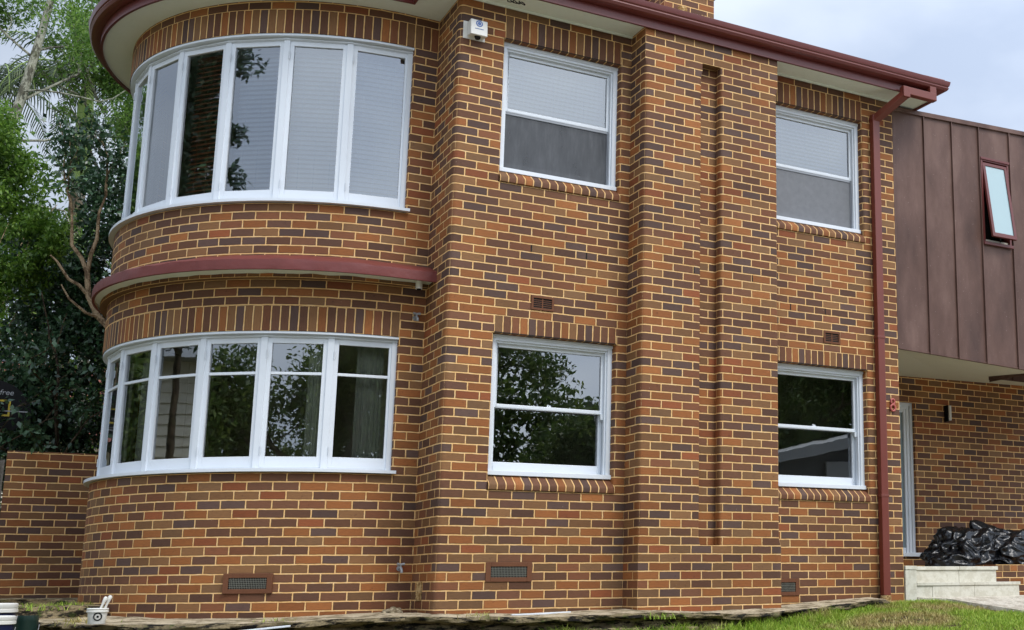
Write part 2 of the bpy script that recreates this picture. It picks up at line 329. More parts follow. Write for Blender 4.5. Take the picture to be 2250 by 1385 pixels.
    def build(s, name, mats, parent=None, smooth=None, weld=True, bevel=0):
        me = bpy.data.meshes.new(name); mats = mats if isinstance(mats, (list, tuple)) else [mats]
        o = ORG.get(parent.name, Vector((0, 0, 0))) if parent else Vector((0, 0, 0))
        ctr = Vector((0, 0, 0))
        if not parent and s.v:
            a = np.array(s.v); ctr = Vector(((a[:, 0].min()+a[:, 0].max())/2, (a[:, 1].min()+a[:, 1].max())/2, a[:, 2].min())); o = ctr
        me.from_pydata([(x-o.x, y-o.y, z-o.z) for x, y, z in s.v], [], s.f)
        ul = me.uv_layers.new(name='UVMap'); ul.data.foreach_set('uv', np.array(s.uv, dtype=np.float32).ravel())
        me.polygons.foreach_set('material_index', s.mi)
        for q in mats: me.materials.append(M[q] if isinstance(q, str) else q)
        if weld:
            bm = bmesh.new(); bm.from_mesh(me); bmesh.ops.remove_doubles(bm, verts=bm.verts, dist=1e-5); bm.to_mesh(me); bm.free()
        if smooth is not None:
            me.shade_smooth(); me.set_sharp_from_angle(angle=rad(smooth))
        ob = bpy.data.objects.new(name, me); COL.objects.link(ob)
        if parent: ob.parent = parent; ORG[ob.name] = o
        else: ob.location = ctr; ORG[ob.name] = ctr
        if bevel:
            md = ob.modifiers.new('bevel', 'BEVEL'); md.width = bevel; md.segments = 2; md.limit_method = 'ANGLE'; md.angle_limit = rad(40)
        return ob
def tag(o, label=None, cat=None, group=None, kind=None):
    for k, v in (('label', label), ('category', cat), ('group', group), ('kind', kind)):
        if v: o[k] = v
    return o
def thing(name, loc, label, cat, group=None):
    o = bpy.data.objects.new(name, None); COL.objects.link(o); o.location = loc; o.empty_display_size = .2
    ORG[o.name] = Vector(loc); return tag(o, label, cat, group)
def fast(name, V, F, mat, parent=None, kind=None):   # numpy vertices (n,3), quads or tris (m,k)
    me = bpy.data.meshes.new(name); n, m, k = len(V), len(F), F.shape[1]
    me.vertices.add(n); me.loops.add(m*k); me.polygons.add(m)
    o = ORG.get(parent.name, Vector((0, 0, 0))) if parent else Vector((0, 0, 0))
    me.vertices.foreach_set('co', (V-np.array(o)).astype(np.float32).ravel()); me.loops.foreach_set('vertex_index', F.astype(np.int32).ravel())
    me.polygons.foreach_set('loop_start', np.arange(0, m*k, k, dtype=np.int32)); me.polygons.foreach_set('loop_total', np.full(m, k, dtype=np.int32))
    me.update(calc_edges=True); me.validate(); me.materials.append(M[mat])
    ob = bpy.data.objects.new(name, me); COL.objects.link(ob)
    if parent: ob.parent = parent
    if kind: ob['kind'] = kind
    return ob

# ------------------------------------------------------------------ the brick house
BC = (-.25, 3.14); BR = 2.43
house = thing('brick_house', (1.5, 4, 0), 'two storey brown and orange brick house with rounded bay, white windows and red gutter', 'house')
def arc(R, a0, a1, n=None, BC=BC):     # bay arc, angle measured from -y towards -x
    n = n or max(2, int(abs(a1-a0)/2.5)+1)
    return [(BC[0]-R*sin(rad(a0+(a1-a0)*i/n)), BC[1]-R*cos(rad(a0+(a1-a0)*i/n)), R*rad(a0+(a1-a0)*i/n)) for i in range(n+1)]
def rcorner(p, d0, d1, r, n=5, u0_=0, uj=0, square=False, flip=1):
    # corner at p arriving along d0, leaving along d1; u at corner u0_, jump uj after it
    p = Vector(p); d0 = Vector(d0); d1 = Vector(d1); out = []
    c = p-d0*r+d1*r
    for i in range(n+1):
        th = PI/2*i/n
        if square:
            f = i/n
            q = p-d0*r*(1-2*f) if f <= .5 else p+d1*r*(2*f-1)
        else: q = c+(-d1*cos(th)+d0*sin(th))*r
        f = i/n; uu = u0_-r*(1-2*f) if f < .5 else u0_+r*(2*f-1)
        out.append((q.x, q.y, uu if f < .5 else uu+uj))
        if abs(f-.5) < .1 and n % 2 == 1: pass
    return out
wall = MB(); R_ = .05
ZB, ZT = -1.0, 6.13
X1, X2, X3 = 1.91, 3.58, 5.48; YP = -.345
OL = (.48, 1.785); OR_ = (3.705, 5.01)
def front_left(z0, z1, xa, xb, jl=False, jr=False):   # a piece of the plain front wall, with rounded jamb returns
    def piece(uo):
        P = []
        if jr: P += [(xa, .13, xa+uo-.12), *[(x, y, u) for x, y, u in rcorner((xa, 0), (0, -1), (1, 0), .035, 4, xa+uo)]]
        else: P += [(xa, 0, xa+uo)]
        if jl: P += [*[(x, y, u) for x, y, u in rcorner((xb, 0), (1, 0), (0, 1), .035, 4, xb+uo)], (xb, .13, xb+uo+.12)]
        else: P += [(xb, 0, xb+uo)]
        return P
    return piece
def sill_bricks(x0, x1, k0):
    z0 = k0*C; n = round((x1-x0)/C); pr = [(-.004, z0+.003), (-.018, z0+.010), (-.023, z0+.050), (-.018, z0+.064), (-.006, z0+.078), (.088, z0+.150)]
    ln = [0]
    for a, b in zip(pr, pr[1:]): ln.append(ln[-1]+math.dist(a, b))
    for i in range(len(pr)-1):
        (ya, za), (yb, zb) = pr[i], pr[i+1]; ua, ub = ln[i]/ln[-1]*.23, ln[i+1]/ln[-1]*.23
        wall.face([(x0, ya, za), (x1, ya, za), (x1, yb, zb), (x0, yb, zb)], [(ua, 0), (ua, n*C), (ub, n*C), (ub, 0)], 1)
    for x in (x0, x1): wall.face([(x, .11, z0)]+[(x, a, b) for a, b in pr], [(.1, .03)]*(len(pr)+1), 1)
def soldiers(x0, x1, z0, z1, y=0, nn=None):
    n = nn or round((x1-x0)/C)
    wall.face([(x0, y, z0), (x1, y, z0), (x1, y, z1), (x0, y, z1)], [(0, 0), (0, n*C), (.23, n*C), (.23, 0)], 1)
    wall.face([(x0, y, z0), (x1, y, z0), (x1, .13, z0), (x0, .13, z0)], [(.1, 0), (.1, n*C), (.13, n*C), (.13, 0)], 1)
    wall.face([(x0, y-.002, z0), (x1, y-.002, z0), (x1, y-.002, z0+.009), (x0, y-.002, z0+.009)], None, 2)
def front(xa, xb, uo, op, lead=None):
    # bands of courses, with the two window openings op
    bands = [(ZB, 13*C, 0), (13*C, 31*C, 1), (31*C, 33*C, 2), (33*C, 49*C, 0), (49*C, 67*C, 1), (67*C, 70*C, 2), (70*C, ZT, 0)]
    for z0, z1, t_ in bands:
        Lp = lead(z0, z1) if lead else [(xa, 0, xa+uo)]
        if t_ == 0: wall.extr(Lp+[(xb, 0, xb+uo)], z0, z1)
        elif t_ == 1:
            P = front_left(z0, z1, xa, op[0], True)(uo); wall.extr(Lp+P[1:], z0, z1)
            wall.extr(front_left(z0, z1, op[1], xb, False, True)(uo), z0, z1)
            sill_bricks(op[0]-.005, op[1]+.01, round(z0/C))
        else:
            wall.extr(Lp+[(op[0], 0, op[0]+uo)], z0, z1); wall.extr([(op[1], 0, op[1]+uo), (xb, 0, xb+uo)], z0, z1); soldiers(op[0], op[1], z0, z1)
def lead_left(z0, z1):   # return wall from the bay and the rounded corner at x = 0
    P = [(0, .72, .11-.72)]
    sq = z1 <= 13*C+1e-4
    c = rcorner((0, 0), (0, -1), (1, 0), R_, 6, 0)
    for i, (x, y, u) in enumerate(c): P.append((x, y, u+.11 if i < 3 else u))
    return P
# return wall: separate strip so that its bond turns the corner
for z0, z1 in ((ZB, ZT),):
    c = rcorner((0, 0), (0, -1), (1, 0), R_, 6, 0)
    wall.extr([(0, .72, .11-.72)]+[(x, y, .11+u) for x, y, u in c[:4]], z0, z1)
def lead_corner(z0, z1):
    c = rcorner((0, 0), (0, -1), (1, 0), R_, 6, 0); return [(x, y, u) for x, y, u in c[3:]]
front(0, X1, 0, OL, lead_corner)
front(X2, X3, .24*3-X3, OR_)
wall.extr([(X3, 0, .11), (X3, 1.85, 1.96)], ZB, ZT)
# pier with rounded corners and a slot down its middle
NX0, NX1, ND = 2.605, 2.835, .115
def pier_poly(sq, niche):
    P = []; r = .058; up_ = .12
    P += [[(X1, 0, -.345+.11+up_)]+[(x, y, u+.11+up_) for x, y, u in rcorner((X1, YP), (0, -1), (1, 0), r, 6, 0, 0, sq)[:4]]]
    F = [(x, y, u+up_) for x, y, u in rcorner((X1, YP), (0, -1), (1, 0), r, 6, 0, 0, sq)[3:]]
    W = X2-X1
    if niche:
        a = NX0-X1; b = NX1-X1; s2 = niche == 1
        F += [(x, y, u+up_) for x, y, u in rcorner((NX0, YP), (1, 0), (0, 1), .045, 6, a, 0, s2)]
        F += [(NX0, YP+ND, a+.115+up_), (NX1, YP+ND, a+.115+.23+up_)]
        F += [(x, y, u+up_+.24*2) for x, y, u in rcorner((NX1, YP), (0, -1), (1, 0), .045, 6, b-.48, 0, s2)]
    F += [(x, y, u+up_) for x, y, u in rcorner((X2, YP), (1, 0), (0, 1), r, 6, W, 0, sq)] + [(X2, 0, W+.345+up_)]
    P.append(F); return P
for z0, z1, s0, s1, n0 in ((ZB, 7*C, 1, 1, 0), (7*C, 8*C, 1, 0, 1), (8*C, 66*C, 0, 0, 2), (66*C, 67*C, 0, 1, 3), (67*C, 68*C, 1, 1, 1), (68*C, ZT, 1, 1, 0)):
    n_a, n_b = {0: (0, 0), 1: (1, 2), 2: (2, 2), 3: (2, 1)}[n0]
    if s0 == 1 and s1 == 1: n_b = n_a
    A = pier_poly(s0, n_a); B = pier_poly(s1, n_b)
    for a, b in zip(A, B): wall.extr(a, z0, z1, 0, b)
for z in (7*C, 68*C): wall.face([(NX0-.05, YP-.0, z), (NX1+.05, YP-.0, z), (NX1+.05, YP+ND, z), (NX0-.05, YP+ND, z)], [(0, .03), (.23, .03), (.23, .08), (0, .08)])
# sides and back of the house
sideX = BC[0]-BR*sin(rad(150)); sideY = BC[1]-BR*cos(rad(150))
wall.extr([(X3, 1.85, 0), (X3, 9, 7.15), (-1.45, 9, 14), (sideX, sideY, 20)], ZB, ZT)
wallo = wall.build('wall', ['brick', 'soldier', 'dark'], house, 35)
# rounded bay wall
bay = MB()
def bay_solid(z0, z1, a0=0, a1=150, stub=True, m=0, R=BR):
    P = ([(0, .71, 0)] if stub else []) + [(x, y, -.25*0 + .25 + u) for x, y, u in arc(R, a0, a1)] if stub else [(x, y, .25+u) for x, y, u in arc(R, a0, a1)]
    P = [(x, y, -u) for x, y, u in P][::-1]
    bay.extr(P, z0, z1, m)
def bay_stub(z0, z1): bay.extr([(-.25, .71, -.25), (0, .71, 0)], z0, z1); bay.extr([(-.25, .84, -.37), (-.25, .71, -.25)], z0, z1)
def bay_band(z0, z1, a0, a1, stub, R=BR, pitch=C):
    n = round(rad(a1-a0)*BR/pitch); P = arc(R, a0, a1, max(4, int((a1-a0)/2)))[::-1]; k = len(P)-1
    for i in range(k):
        A, B = P[i], P[i+1]; va = n*C*(1-i/k); vb = n*C*(1-(i+1)/k)
        bay.face([(A[0], A[1], z0), (B[0], B[1], z0), (B[0], B[1], z1), (A[0], A[1], z1)], [(0, va), (0, vb), (.23, vb), (.23, va)], 1)
    Q = arc(R-.14, a0, a1, k)[::-1]
    for i in range(k):
        bay.face([(P[i][0], P[i][1], z0), (P[i+1][0], P[i+1][1], z0), (Q[i+1][0], Q[i+1][1], z0), (Q[i][0], Q[i][1], z0)], [(.1, .02)]*4, 2)
    if stub: bay.face([(-.25, .71, z0), (0, .71, z0), (0, .71, z1), (-.25, .71, z1)], [(0, 0), (0, 3*C), (.23, 3*C), (.23, 0)], 1)
AW = 121.0
bay_solid(ZB, 15*C)
for a, b in ((15*C, 31*C), (46*C, 67*C)):
    bay_stub(a, b); bay_solid(a, b, AW, 150, False)
bay_band(31*C, 33.9*C, 0, AW+1, False); bay.extr([(-.25, .71, -.25), (0, .71, 0)], 31*C, 33.9*C); bay_solid(31*C, 33.9*C, AW+1, 150, False)
bay_solid(33.9*C, 46*C)
bay_band(67*C, 70*C, 0, 150, True)
bay_solid(70*C, ZT)
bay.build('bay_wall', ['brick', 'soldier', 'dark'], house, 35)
# projecting header course and painted hood over the lower bay window
hd = MB()
def arcpath(R, a1=150): return [(x, y) for x, y, u in arc(R, 0, a1, 130)][::-1]+[(0, BC[1]-R)]
P = arc(BR+.07, 0, 150, 60)[::-1]
for i in range(60):
    A, B = P[i], P[i+1]; n = round(rad(150)*BR/.12)*.24
    hd.face([(A[0], A[1], 37*C), (B[0], B[1], 37*C), (B[0], B[1], 38*C), (A[0], A[1], 38*C)], [(n*(1-i/60), 0), (n*(1-(i+1)/60), 0), (n*(1-(i+1)/60), C), (n*(1-i/60), C)], 0)
    hd.face([(A[0], A[1], 37*C), (B[0], B[1], 37*C), (BC[0]+(B[0]-BC[0])*.97, BC[1]+(B[1]-BC[1])*.97, 37*C), (BC[0]+(A[0]-BC[0])*.97, BC[1]+(A[1]-BC[1])*.97, 37*C)], [(.1, .03)]*4, 0)
hd.face([(-.25, .64, 37*C), (0, .64, 37*C), (0, .64, 38*C), (-.25, .64, 38*C)], [(0, 0), (.48, 0), (.48, C), (0, C)], 0)
hd.build('header_course', ['soldier'], house, 35)
ld = MB(); HR = 2.745; n = 70
path = [(x, y) for x, y, u in arc(2.462, 0, 150, 130, (-.385, 2.84))][::-1]+[(-.2, .378), (0, .378)]
prof = [(-.32, 3.222), (-.03, 3.222), (-.028, 3.192), (0, 3.192), (.003, 3.24), (.001, 3.29), (-.02, 3.304), (-.05, 3.316), (-.20, 3.375), (-.285, 3.406), (-.34, 3.41)]
ld.sweep(path, prof[:3], 1); ld.sweep(path, prof[2:], 0)
l = ld.build('hood', ['red_rough', 'soffit'], house, 40)
for v in l.data.vertices:
    wv_ = l.matrix_world @ v.co
    if v.co.z > 3.22: q_ = Vector((v.co.x*6, v.co.y*6, v.co.z*14)); v.co.z += mnoise.noise(q_)*.011; k_ = mnoise.noise(q_*1.7+Vector((3, 3, 3)))*.006; v.co.x += k_; v.co.y += k_

# eaves: fascia and gutter around the bay and along the front
EA = arc(2.70, 1.6, 150, 90, (-.281, 3.10))[::-1]
EP = [(x, y) for x, y, u in EA]+[(-.356, -.362), (5.87, -.362), (5.87, 9.3)]
sf = MB(); sf.face([(x, y, 6.12) for x, y in EP]+[(-1.2, 9.3, 6.12)])
sf.build('soffit', ['soffit'], house, None, False)
for a, b in (((0, 0), (X1, 0)), ((X2, 0), (X3, 0))): ft = MB(); ft.sweep([a, b], [(.002, 6.10), (.018, 6.10), (.018, 6.125)]); ft.build('soffit_bead', ['soffit'], house)
fa = MB(); fa.sweep(EP, [(-.004, 6.092), (.022, 6.092), (.022, 6.25), (-.004, 6.25)], 0, True)
fa.build('fascia', ['red'], house, 30)
gt = MB(); gt.sweep(EP, [(.024, 6.195), (.085, 6.19), (.118, 6.205), (.136, 6.232), (.128, 6.252), (.140, 6.262), (.150, 6.300), (.152, 6.318), (.142, 6.324), (.134, 6.314), (.120, 6.230), (.03, 6.215), (.026, 6.33), (.022, 6.33)])
gt.face([(5.87+.14, -.50, 6.31)]*3)
gt.build('gutter', ['red'], house, 30)
rf = MB()
def off(path, d):
    out = []
    for i, p in enumerate(path):
        ds = []
        for a, b in ((i-1, i), (i, i+1)):
            if 0 <= a and b < len(path):
                q = Vector((path[b][0]-path[a][0], path[b][1]-path[a][1])).normalized(); ds.append(Vector((-q.y, q.x)))
        nn = sum(ds, Vector((0, 0))).normalized(); nn = nn/max(.4, nn.dot(ds[0])); out.append((p[0]+nn.x*d, p[1]+nn.y*d))
    return out
e0 = off(EP, -.10); e1 = off(EP, 1.75)
for i in range(len(EP)-1): rf.face([(*e0[i], 6.325), (*e0[i+1], 6.325), (*e1[i+1], 7.06), (*e1[i], 7.06)])
rf.face([(x, y, 7.06) for x, y in e1])
rf.build('roof', ['tile'], house, None, False)
rt_ = MB()   # barrel edges of the end tiles showing above the gutter
for i in range(26):
    x = 5.86-i*.23; rt_.tube([(x, -.43, 6.275), (x, .3, 6.56)], .042, 8)
rt_.tube([(5.96, -.44, 6.30), (5.80, -.28, 6.385), (5.4, .12, 6.55)], [.062, .06, .06], 8)
rt_.tube([(5.70, -.30, 6.36), (5.5, -.1, 6.46)], .065, 8)
rt_.build('roof_tile_edge', ['tile'], house, 40)
ch = MB(); ch.brickbox(2.83, 3.52, 1.05, 1.65, 6.6, 8.6, 0, .0, -.02); ch.brickbox(2.795, 3.555, 1.015, 1.685, 7.45, 7.70, 0, .06, 0)
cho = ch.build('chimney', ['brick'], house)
cf = MB()
for i in range(14):
    x = 2.80+i*.052; h = 7.10+random.random()*.06+.10*(3 < i < 6); cf.box(x, x+.056, 1.0-random.random()*.015, 1.09, 6.7, h)
cf.build('flashing', ['mortar_old'], cho)
# downpipe with swan neck
dp = MB(); a, b = .05, .0375
def sq(P0, P1, ax, hw, hd_):   # rectangular pipe between points; ax = width direction
    P0, P1 = Vector(P0), Vector(P1); d = (P1-P0).normalized(); ax = Vector(ax); ax = (ax-d*ax.dot(d)).normalized(); n_ = d.cross(ax)
    dp.hexa([P0-ax*hw-n_*hd_, P0+ax*hw-n_*hd_, P0+ax*hw+n_*hd_, P0-ax*hw+n_*hd_, P1-ax*hw-n_*hd_, P1+ax*hw-n_*hd_, P1+ax*hw+n_*hd_, P1-ax*hw+n_*hd_])
sq((5.76, -.45, 6.21), (5.76, -.45, 6.035), (1, 0, 0), .05, .04)
sq((5.81, -.451, 6.078), (5.30, -.451, 6.078), (0, 0, 1), .048, .041)
sq((5.345, -.452, 6.126), (5.345, -.452, 5.99), (1, 0, 0), .051, .042)
sq((5.344, -.45, 6.03), (5.172, -.05, 5.80), (1, 0, 0), .050, .040)
sq((5.17, -.052, 5.86), (5.17, -.052, .07), (1, 0, 0), .05, .0385)
dpo = dp.build('downpipe', ['redpipe'], house, None, True, .006)
for z in (3.05, 1.18, 5.78):
    s_ = MB(); s_.box(5.113, 5.227, -.094, -.004, z, z+.035); s_.box(5.111, 5.229, -.096, -.004, z+.012, z+.022); s_.build('strap', ['redpipe'], dpo, None, True, .003)
ag = MB(); ag.tube([(5.17, -.055, .065), (5.17, -.055, -.2)], .062, 14); ag.build('drain_collar', ['mortar_old'], dpo, 40)
# air vents
def grille(x0, x1, z0, z1, rows, cols, T=None, name='air_vent'):
    T = T or (lambda x, y, z: (x, y, z)); g = MB(); b = .022
    for q in ((x0, x0+b, z0, z1), (x1-b, x1, z0, z1), (x0+b, x1-b, z0, z0+b), (x0+b, x1-b, z1-b, z1)): g.box(q[0], q[1], -.012, .02, q[2], q[3], 0, T)
    for i in range(1, rows): z = z0+b+(z1-z0-2*b)*i/rows; g.box(x0+b, x1-b, -.004, .012, z-.003, z+.003, 0, T)
    for i in range(1, cols): x = x0+b+(x1-x0-2*b)*i/cols; g.box(x-.006, x+.006, -.005, .012, z0+b, z1-b, 0, T)
    g.box(x0+b, x1-b, -.0015, .01, z0+b, z1-b, 1, T)
    o_ = g.build(name, ['terracotta', 'dark'], house); return o_
grille(.85, 1.09, 2.938, 3.082, 5, 2); grille(4.40, 4.63, 2.938, 3.082, 5, 2)
def meshvent(x0, x1, z0, z1, T=None):
    T = T or (lambda x, y, z: (x, y, z)); g = MB(); b = .05
    for q in ((x0, x0+b, z0, z1), (x1-b, x1, z0, z1), (x0+b, x1-b, z0, z0+b*.8), (x0+b, x1-b, z1-b*.8, z1)): g.box(q[0], q[1], -.010, .02, q[2], q[3], 0, T)
    g.box(x0+b, x1-b, -.0015, .01, z0+b*.8, z1-b*.8, 1, T)
    vo = g.build('air_vent', ['terracotta', 'dark'], house, None, True, .003); h = MB(); nx = int((x1-x0-2*b)/.015); nz_ = 6
    for i in range(1, nx): x = x0+b+(x1-x0-2*b)*i/nx; h.box(x-.0013, x+.0013, -.0055, -.003, z0+b*.8, z1-b*.8, 0, T)
    for i in range(1, nz_): z = z0+b*.8+(z1-z0-1.6*b)*i/nz_; h.box(x0+b, x1-b, -.006, -.0035, z-.0013, z+.0013, 0, T)
    h.build('vent_mesh', ['mesh'], vo)
meshvent(.485, .945, 3*C-.005, 5*C+.005); meshvent(3.60, 4.03, 1*C-.005, 3*C+.005)
def bayT(am, R=BR): # local x along the tangent (to the right), y inwards
    a_ = rad(am); n_ = (-sin(a_), -cos(a_)); tx = (cos(a_), -sin(a_))
    return lambda x, y, z: (BC[0]+n_[0]*(R-y)+tx[0]*x, BC[1]+n_[1]*(R-y)+tx[1]*x, z)
meshvent(-.225, .225, 2*C-.005, 4*C+.005, bayT(29.2, BR+.004))
for x, k in ((.835, 41), (1.435, 41), (3.95, 38), (4.43, 38), (2.515, 40), (3.235, 40)):
    g = MB(); y = YP if X1 < x < X2 else 0; g.box(x-.0065, x+.0065, y-.0015, y+.02, k*C+.006, k*C+C-.006); g.build('weep_joint', ['dark'], house)
mpz = MB()
for i in range(5):
    for j in range(10):
        mpz.box(-.006-random.random()*.006, .02, .37+i*.034, .37+i*.034+.031, .082+j*.0175, .082+j*.0175+.0155)
mpz.box(-.004, .02, .37, .54, .08, .26); mpz.build('mortar_patch', ['mortar_old'], house)

# ------------------------------------------------------------------ windows
def slats(mb, x0, x1, z0, z1, y, pitch=.042, tilt=25, T=None, depth=.046):
    T = T or (lambda a_, b_, c_: (a_, b_, c_)); n_ = int((z1-z0)/pitch); dy = depth/2*cos(rad(tilt)); dz = depth/2*sin(rad(tilt))
    for i in range(n_):
        z = z1-.02-i*pitch; th = .0015; j = (random.random()-.5)*.002
        P = [(x0, y-dy, z-dz-th+j), (x1, y-dy, z-dz-th+j), (x1, y+dy, z+dz-th), (x0, y+dy, z+dz-th), (x0, y-dy, z-dz+th+j), (x1, y-dy, z-dz+th+j), (x1, y+dy, z+dz+th), (x0, y+dy, z+dz+th)]
        mb.hexa([T(*p) for p in P])
    for fx in (.2, .5, .8): x = x0+(x1-x0)*fx; mb.box(x-.002, x+.002, y-dy-.003, y-dy-.0015, z0, z1, 0, T)
    mb.box(x0, x1, y-.02, y+.02, z1, z1+.035, 0, T); mb.box(x0, x1, y-.015, y+.015, z0-.012, z0+.006, 0, T)
def sash_window(x0, x1, z0, z1, screen=None, blind=None):
    f = MB(); y0 = .085; J = .05
    zs = z0+.045
    f.box(x0, x0+J, y0, y0+.16, zs, z1); f.box(x1-J, x1, y0, y0+.16, zs, z1); f.box(x0+J, x1-J, y0, y0+.16, z1-.058, z1)
    f.box(x0+J, x0+J+.018, y0+.022, y0+.06, zs, z1-.058); f.box(x1-J-.018, x1-J, y0+.022, y0+.06, zs, z1-.058); f.box(x0+J+.018, x1-J-.018, y0+.022, y0+.06, z1-.076, z1-.058)
    f.box(x0-.0, x1+.0, y0-.028, y0+.16, z0, zs)
    f.box(x0-.004, x1+.004, y0-.012, y0-.002, z1-.03, z1+.002)
    w_ = f.build('window', ['white'], house, None, True, .003)
    zm = (zs+z1-.06)/2+.005; S = .042; a_, b_ = x0+J+.004, x1-J-.004
    for (za, zb, y, br, tr_) in ((zm-.018, z1-.06, y0+.062, .036, .05), (zs+.001, zm+.018, y0+.105, .095, .036)):
        s_ = MB(); s_.box(a_, a_+S, y, y+.04, za, zb); s_.box(b_-S, b_, y, y+.04, za, zb); s_.box(a_+S, b_-S, y, y+.04, za, za+br); s_.box(a_+S, b_-S, y, y+.04, zb-tr_, zb)
        so_ = s_.build('sash', ['white'], w_, None, True, .004)
        g = MB(); g.face([(a_+S-.004, y+.02, za+br-.004), (b_-S+.004, y+.02, za+br-.004), (b_-S+.004, y+.02, zb-tr_+.004), (a_+S-.004, y+.02, zb-tr_+.004)]); g.build('pane', ['glass'], w_)
    if not screen:
        k = MB(); xm = (x0+x1)/2; k.box(xm-.022, xm+.022, y0+.064, y0+.10, zm+.018, zm+.026); k.tube([(xm-.015, y0+.08, zm+.026), (xm-.005, y0+.08, zm+.042)], .007, 8); k.tube([(xm+.012, y0+.08, zm+.026), (xm+.012, y0+.08, zm+.038)], .008, 8); k.build('sash_lock', ['white'], w_, 40)
        h = MB(); h.hexa([(b_-S, y0+.05, zm-.075), (b_, y0+.05, zm-.075), (b_, y0+.062, zm-.075), (b_-S, y0+.062, zm-.075), (b_-S, y0+.045, zm-.018), (b_, y0+.045, zm-.018), (b_, y0+.07, zm-.018), (b_-S, y0+.07, zm-.018)]); h.build('sash_horn', ['white'], w_)
    else:
        s_ = MB(); y = y0+.066; za, zb = zs+.001, zm-.02; e = .026
        for q in ((a_, a_+e, za, zb), (b_-e, b_, za, zb), (a_+e, b_-e, za, za+e), (a_+e, b_-e, zb-e, zb)): s_.box(q[0], q[1], y, y+.018, q[2], q[3])
        s_.build('screen_frame', ['screen_frame'], w_, None, True, .002)
        g = MB(); g.face([(a_+e-.003, y+.009, za+e-.003), (b_-e+.003, y+.009, za+e-.003), (b_-e+.003, y+.009, zb-e+.003), (a_+e-.003, y+.009, zb-e+.003)]); g.build('fly_screen', [screen], w_)
    if blind:
        s_ = MB(); slats(s_, a_+.02, b_-.02, zs+.05, z1-.1, .30, .047, blind-12, None, .050); s_.build('blind', ['blind_white'], w_)
    return w_
LW = (14.75*C+.002, 31*C-.004); UW = (50.6*C, 67*C-.004)
sash_window(*OL, *LW); sash_window(*OR_, *LW)
sash_window(*OL, *UW, 'screen', 62); sash_window(*OR_, *UW, 'screen_pale', 55)
def bay_window(z0, z1, bar, blinds, curtains={}):
    FR = 2.352; zs = z0+.052; zh = z1-.055; f = MB()
    def ring(Ra, Rb, za, zb, a0, a1, n_):   # curved or faceted solid
        A = arc(Ra, a0, a1, n_)[::-1]; B = arc(Rb, a0, a1, n_)[::-1]
        for i in range(n_):
            a1_, a2_, b1_, b2_ = A[i], A[i+1], B[i], B[i+1]
            f.hexa([(a1_[0], a1_[1], za), (a2_[0], a2_[1], za), (b2_[0], b2_[1], za), (b1_[0], b1_[1], za), (a1_[0], a1_[1], zb), (a2_[0], a2_[1], zb), (b2_[0], b2_[1], zb), (b1_[0], b1_[1], zb)])
    cf_ = 1/cos(rad(7.5))
    ring(BR+.055, FR-.12, z0+.006, z0+.036, -.6, 121.5, 48)
    ring((FR+.012)*cf_*.999, (FR-.10)*cf_, z0+.036, zs, 0, 120, 8)
    ring((FR+.006)*cf_*.999, (FR-.10)*cf_, zh, z1-.024, 0, 120, 8)
    ring(BR-.006, FR-.10, z1-.024, z1-.002, -.1, 121, 48)
    ring((FR+.016)*cf_, (FR+.006)*cf_, zh+.006, zh+.018, 0, 120, 8)
    for i in range(9):
        T = bayT(i*15, FR*cf_); wl = .040 if i in (0, 8) else .030
        f.box(-wl if i != 0 else -.05, wl if i != 8 else .05, -.004, .09, zs, zh, 0, T)
    f.box(0.0, .012, -.004, .06, zs, zh, 0, bayT(0, FR*cf_))
    w_ = f.build('bay_window', ['white'], house, 30)
    half = FR*cf_*sin(rad(7.5))
    for i in range(8):
        T = bayT(7.5+15*i, FR); hx = half-.027; y = .006; S = .046; za, zb = zs+.003, zh-.003; s_ = MB(); br = .105; tr_ = .05
        s_.box(-hx, -hx+S, y, y+.042, za, zb, 0, T); s_.box(hx-S, hx, y, y+.042, za, zb, 0, T); s_.box(-hx+S, hx-S, y, y+.042, za, za+br, 0, T); s_.box(-hx+S, hx-S, y, y+.042, zb-tr_, zb, 0, T)
        if bar: s_.box(-hx+S, hx-S, y+.004, y+.04, bar-.014, bar+.014, 0, T)
        s_.build('casement', ['white'], w_, None, True, .004)
        rngs = ((za+br, bar-.014), (bar+.014, zb-tr_)) if bar else ((za+br, zb-tr_),)
        for a_, b_ in rngs:
            g = MB(); g.face([T(-hx+S-.004, y+.02, a_-.004), T(hx-S+.004, y+.02, a_-.004), T(hx-S+.004, y+.02, b_+.004), T(-hx+S-.004, y+.02, b_+.004)]); g.build('pane', ['glass'], w_)
        T2 = bayT(15*i+15, FR*cf_)
        for zz in (za+.16, zb-.16):
            hg = MB(); hg.tube([T2(.034, -.008, zz-.04), T2(.034, -.008, zz+.04)], .006, 8); hg.build('hinge', ['white_old'], w_, 40)
        cu_ = curtains.get(i)
        if cu_:
            s_ = MB(); k_ = 28; X = [cu_[0]*hx+(cu_[1]-cu_[0])*hx*q/k_ for q in range(k_+1)]; Y = [.20+.014*sin(q*1.5)+.006*sin(q*.6) for q in range(k_+1)]
            for q in range(k_): s_.face([T(X[q], Y[q], za-.2), T(X[q+1], Y[q+1], za-.2), T(X[q+1], Y[q+1], zb+.02), T(X[q], Y[q], zb+.02)])
            s_.build('curtain', ['curtain'], w_, 60)
        bl = blinds.get(i)
        if bl:
            s_ = MB(); slats(s_, -hx+.03, hx-.03, za+.03, zb-.06, .17, .05, bl[1], T, .054); s_.build('blind', [bl[0]], w_)
    return w_
bay_window(15*C+.002, 31*C, 2.262, {}, {0: (-.15, .75), 1: (.25, .95), 4: (-.95, -.2), 5: (-.9, .1)})
bay_window(46*C+.002, 67*C, None, {0: ('blind_white', 50), 1: ('blind_white', 49), 2: ('blind_white', 50), 3: ('blind_brown', 40), 5: ('blind_white', 40), 6: ('blind_white', 40)})
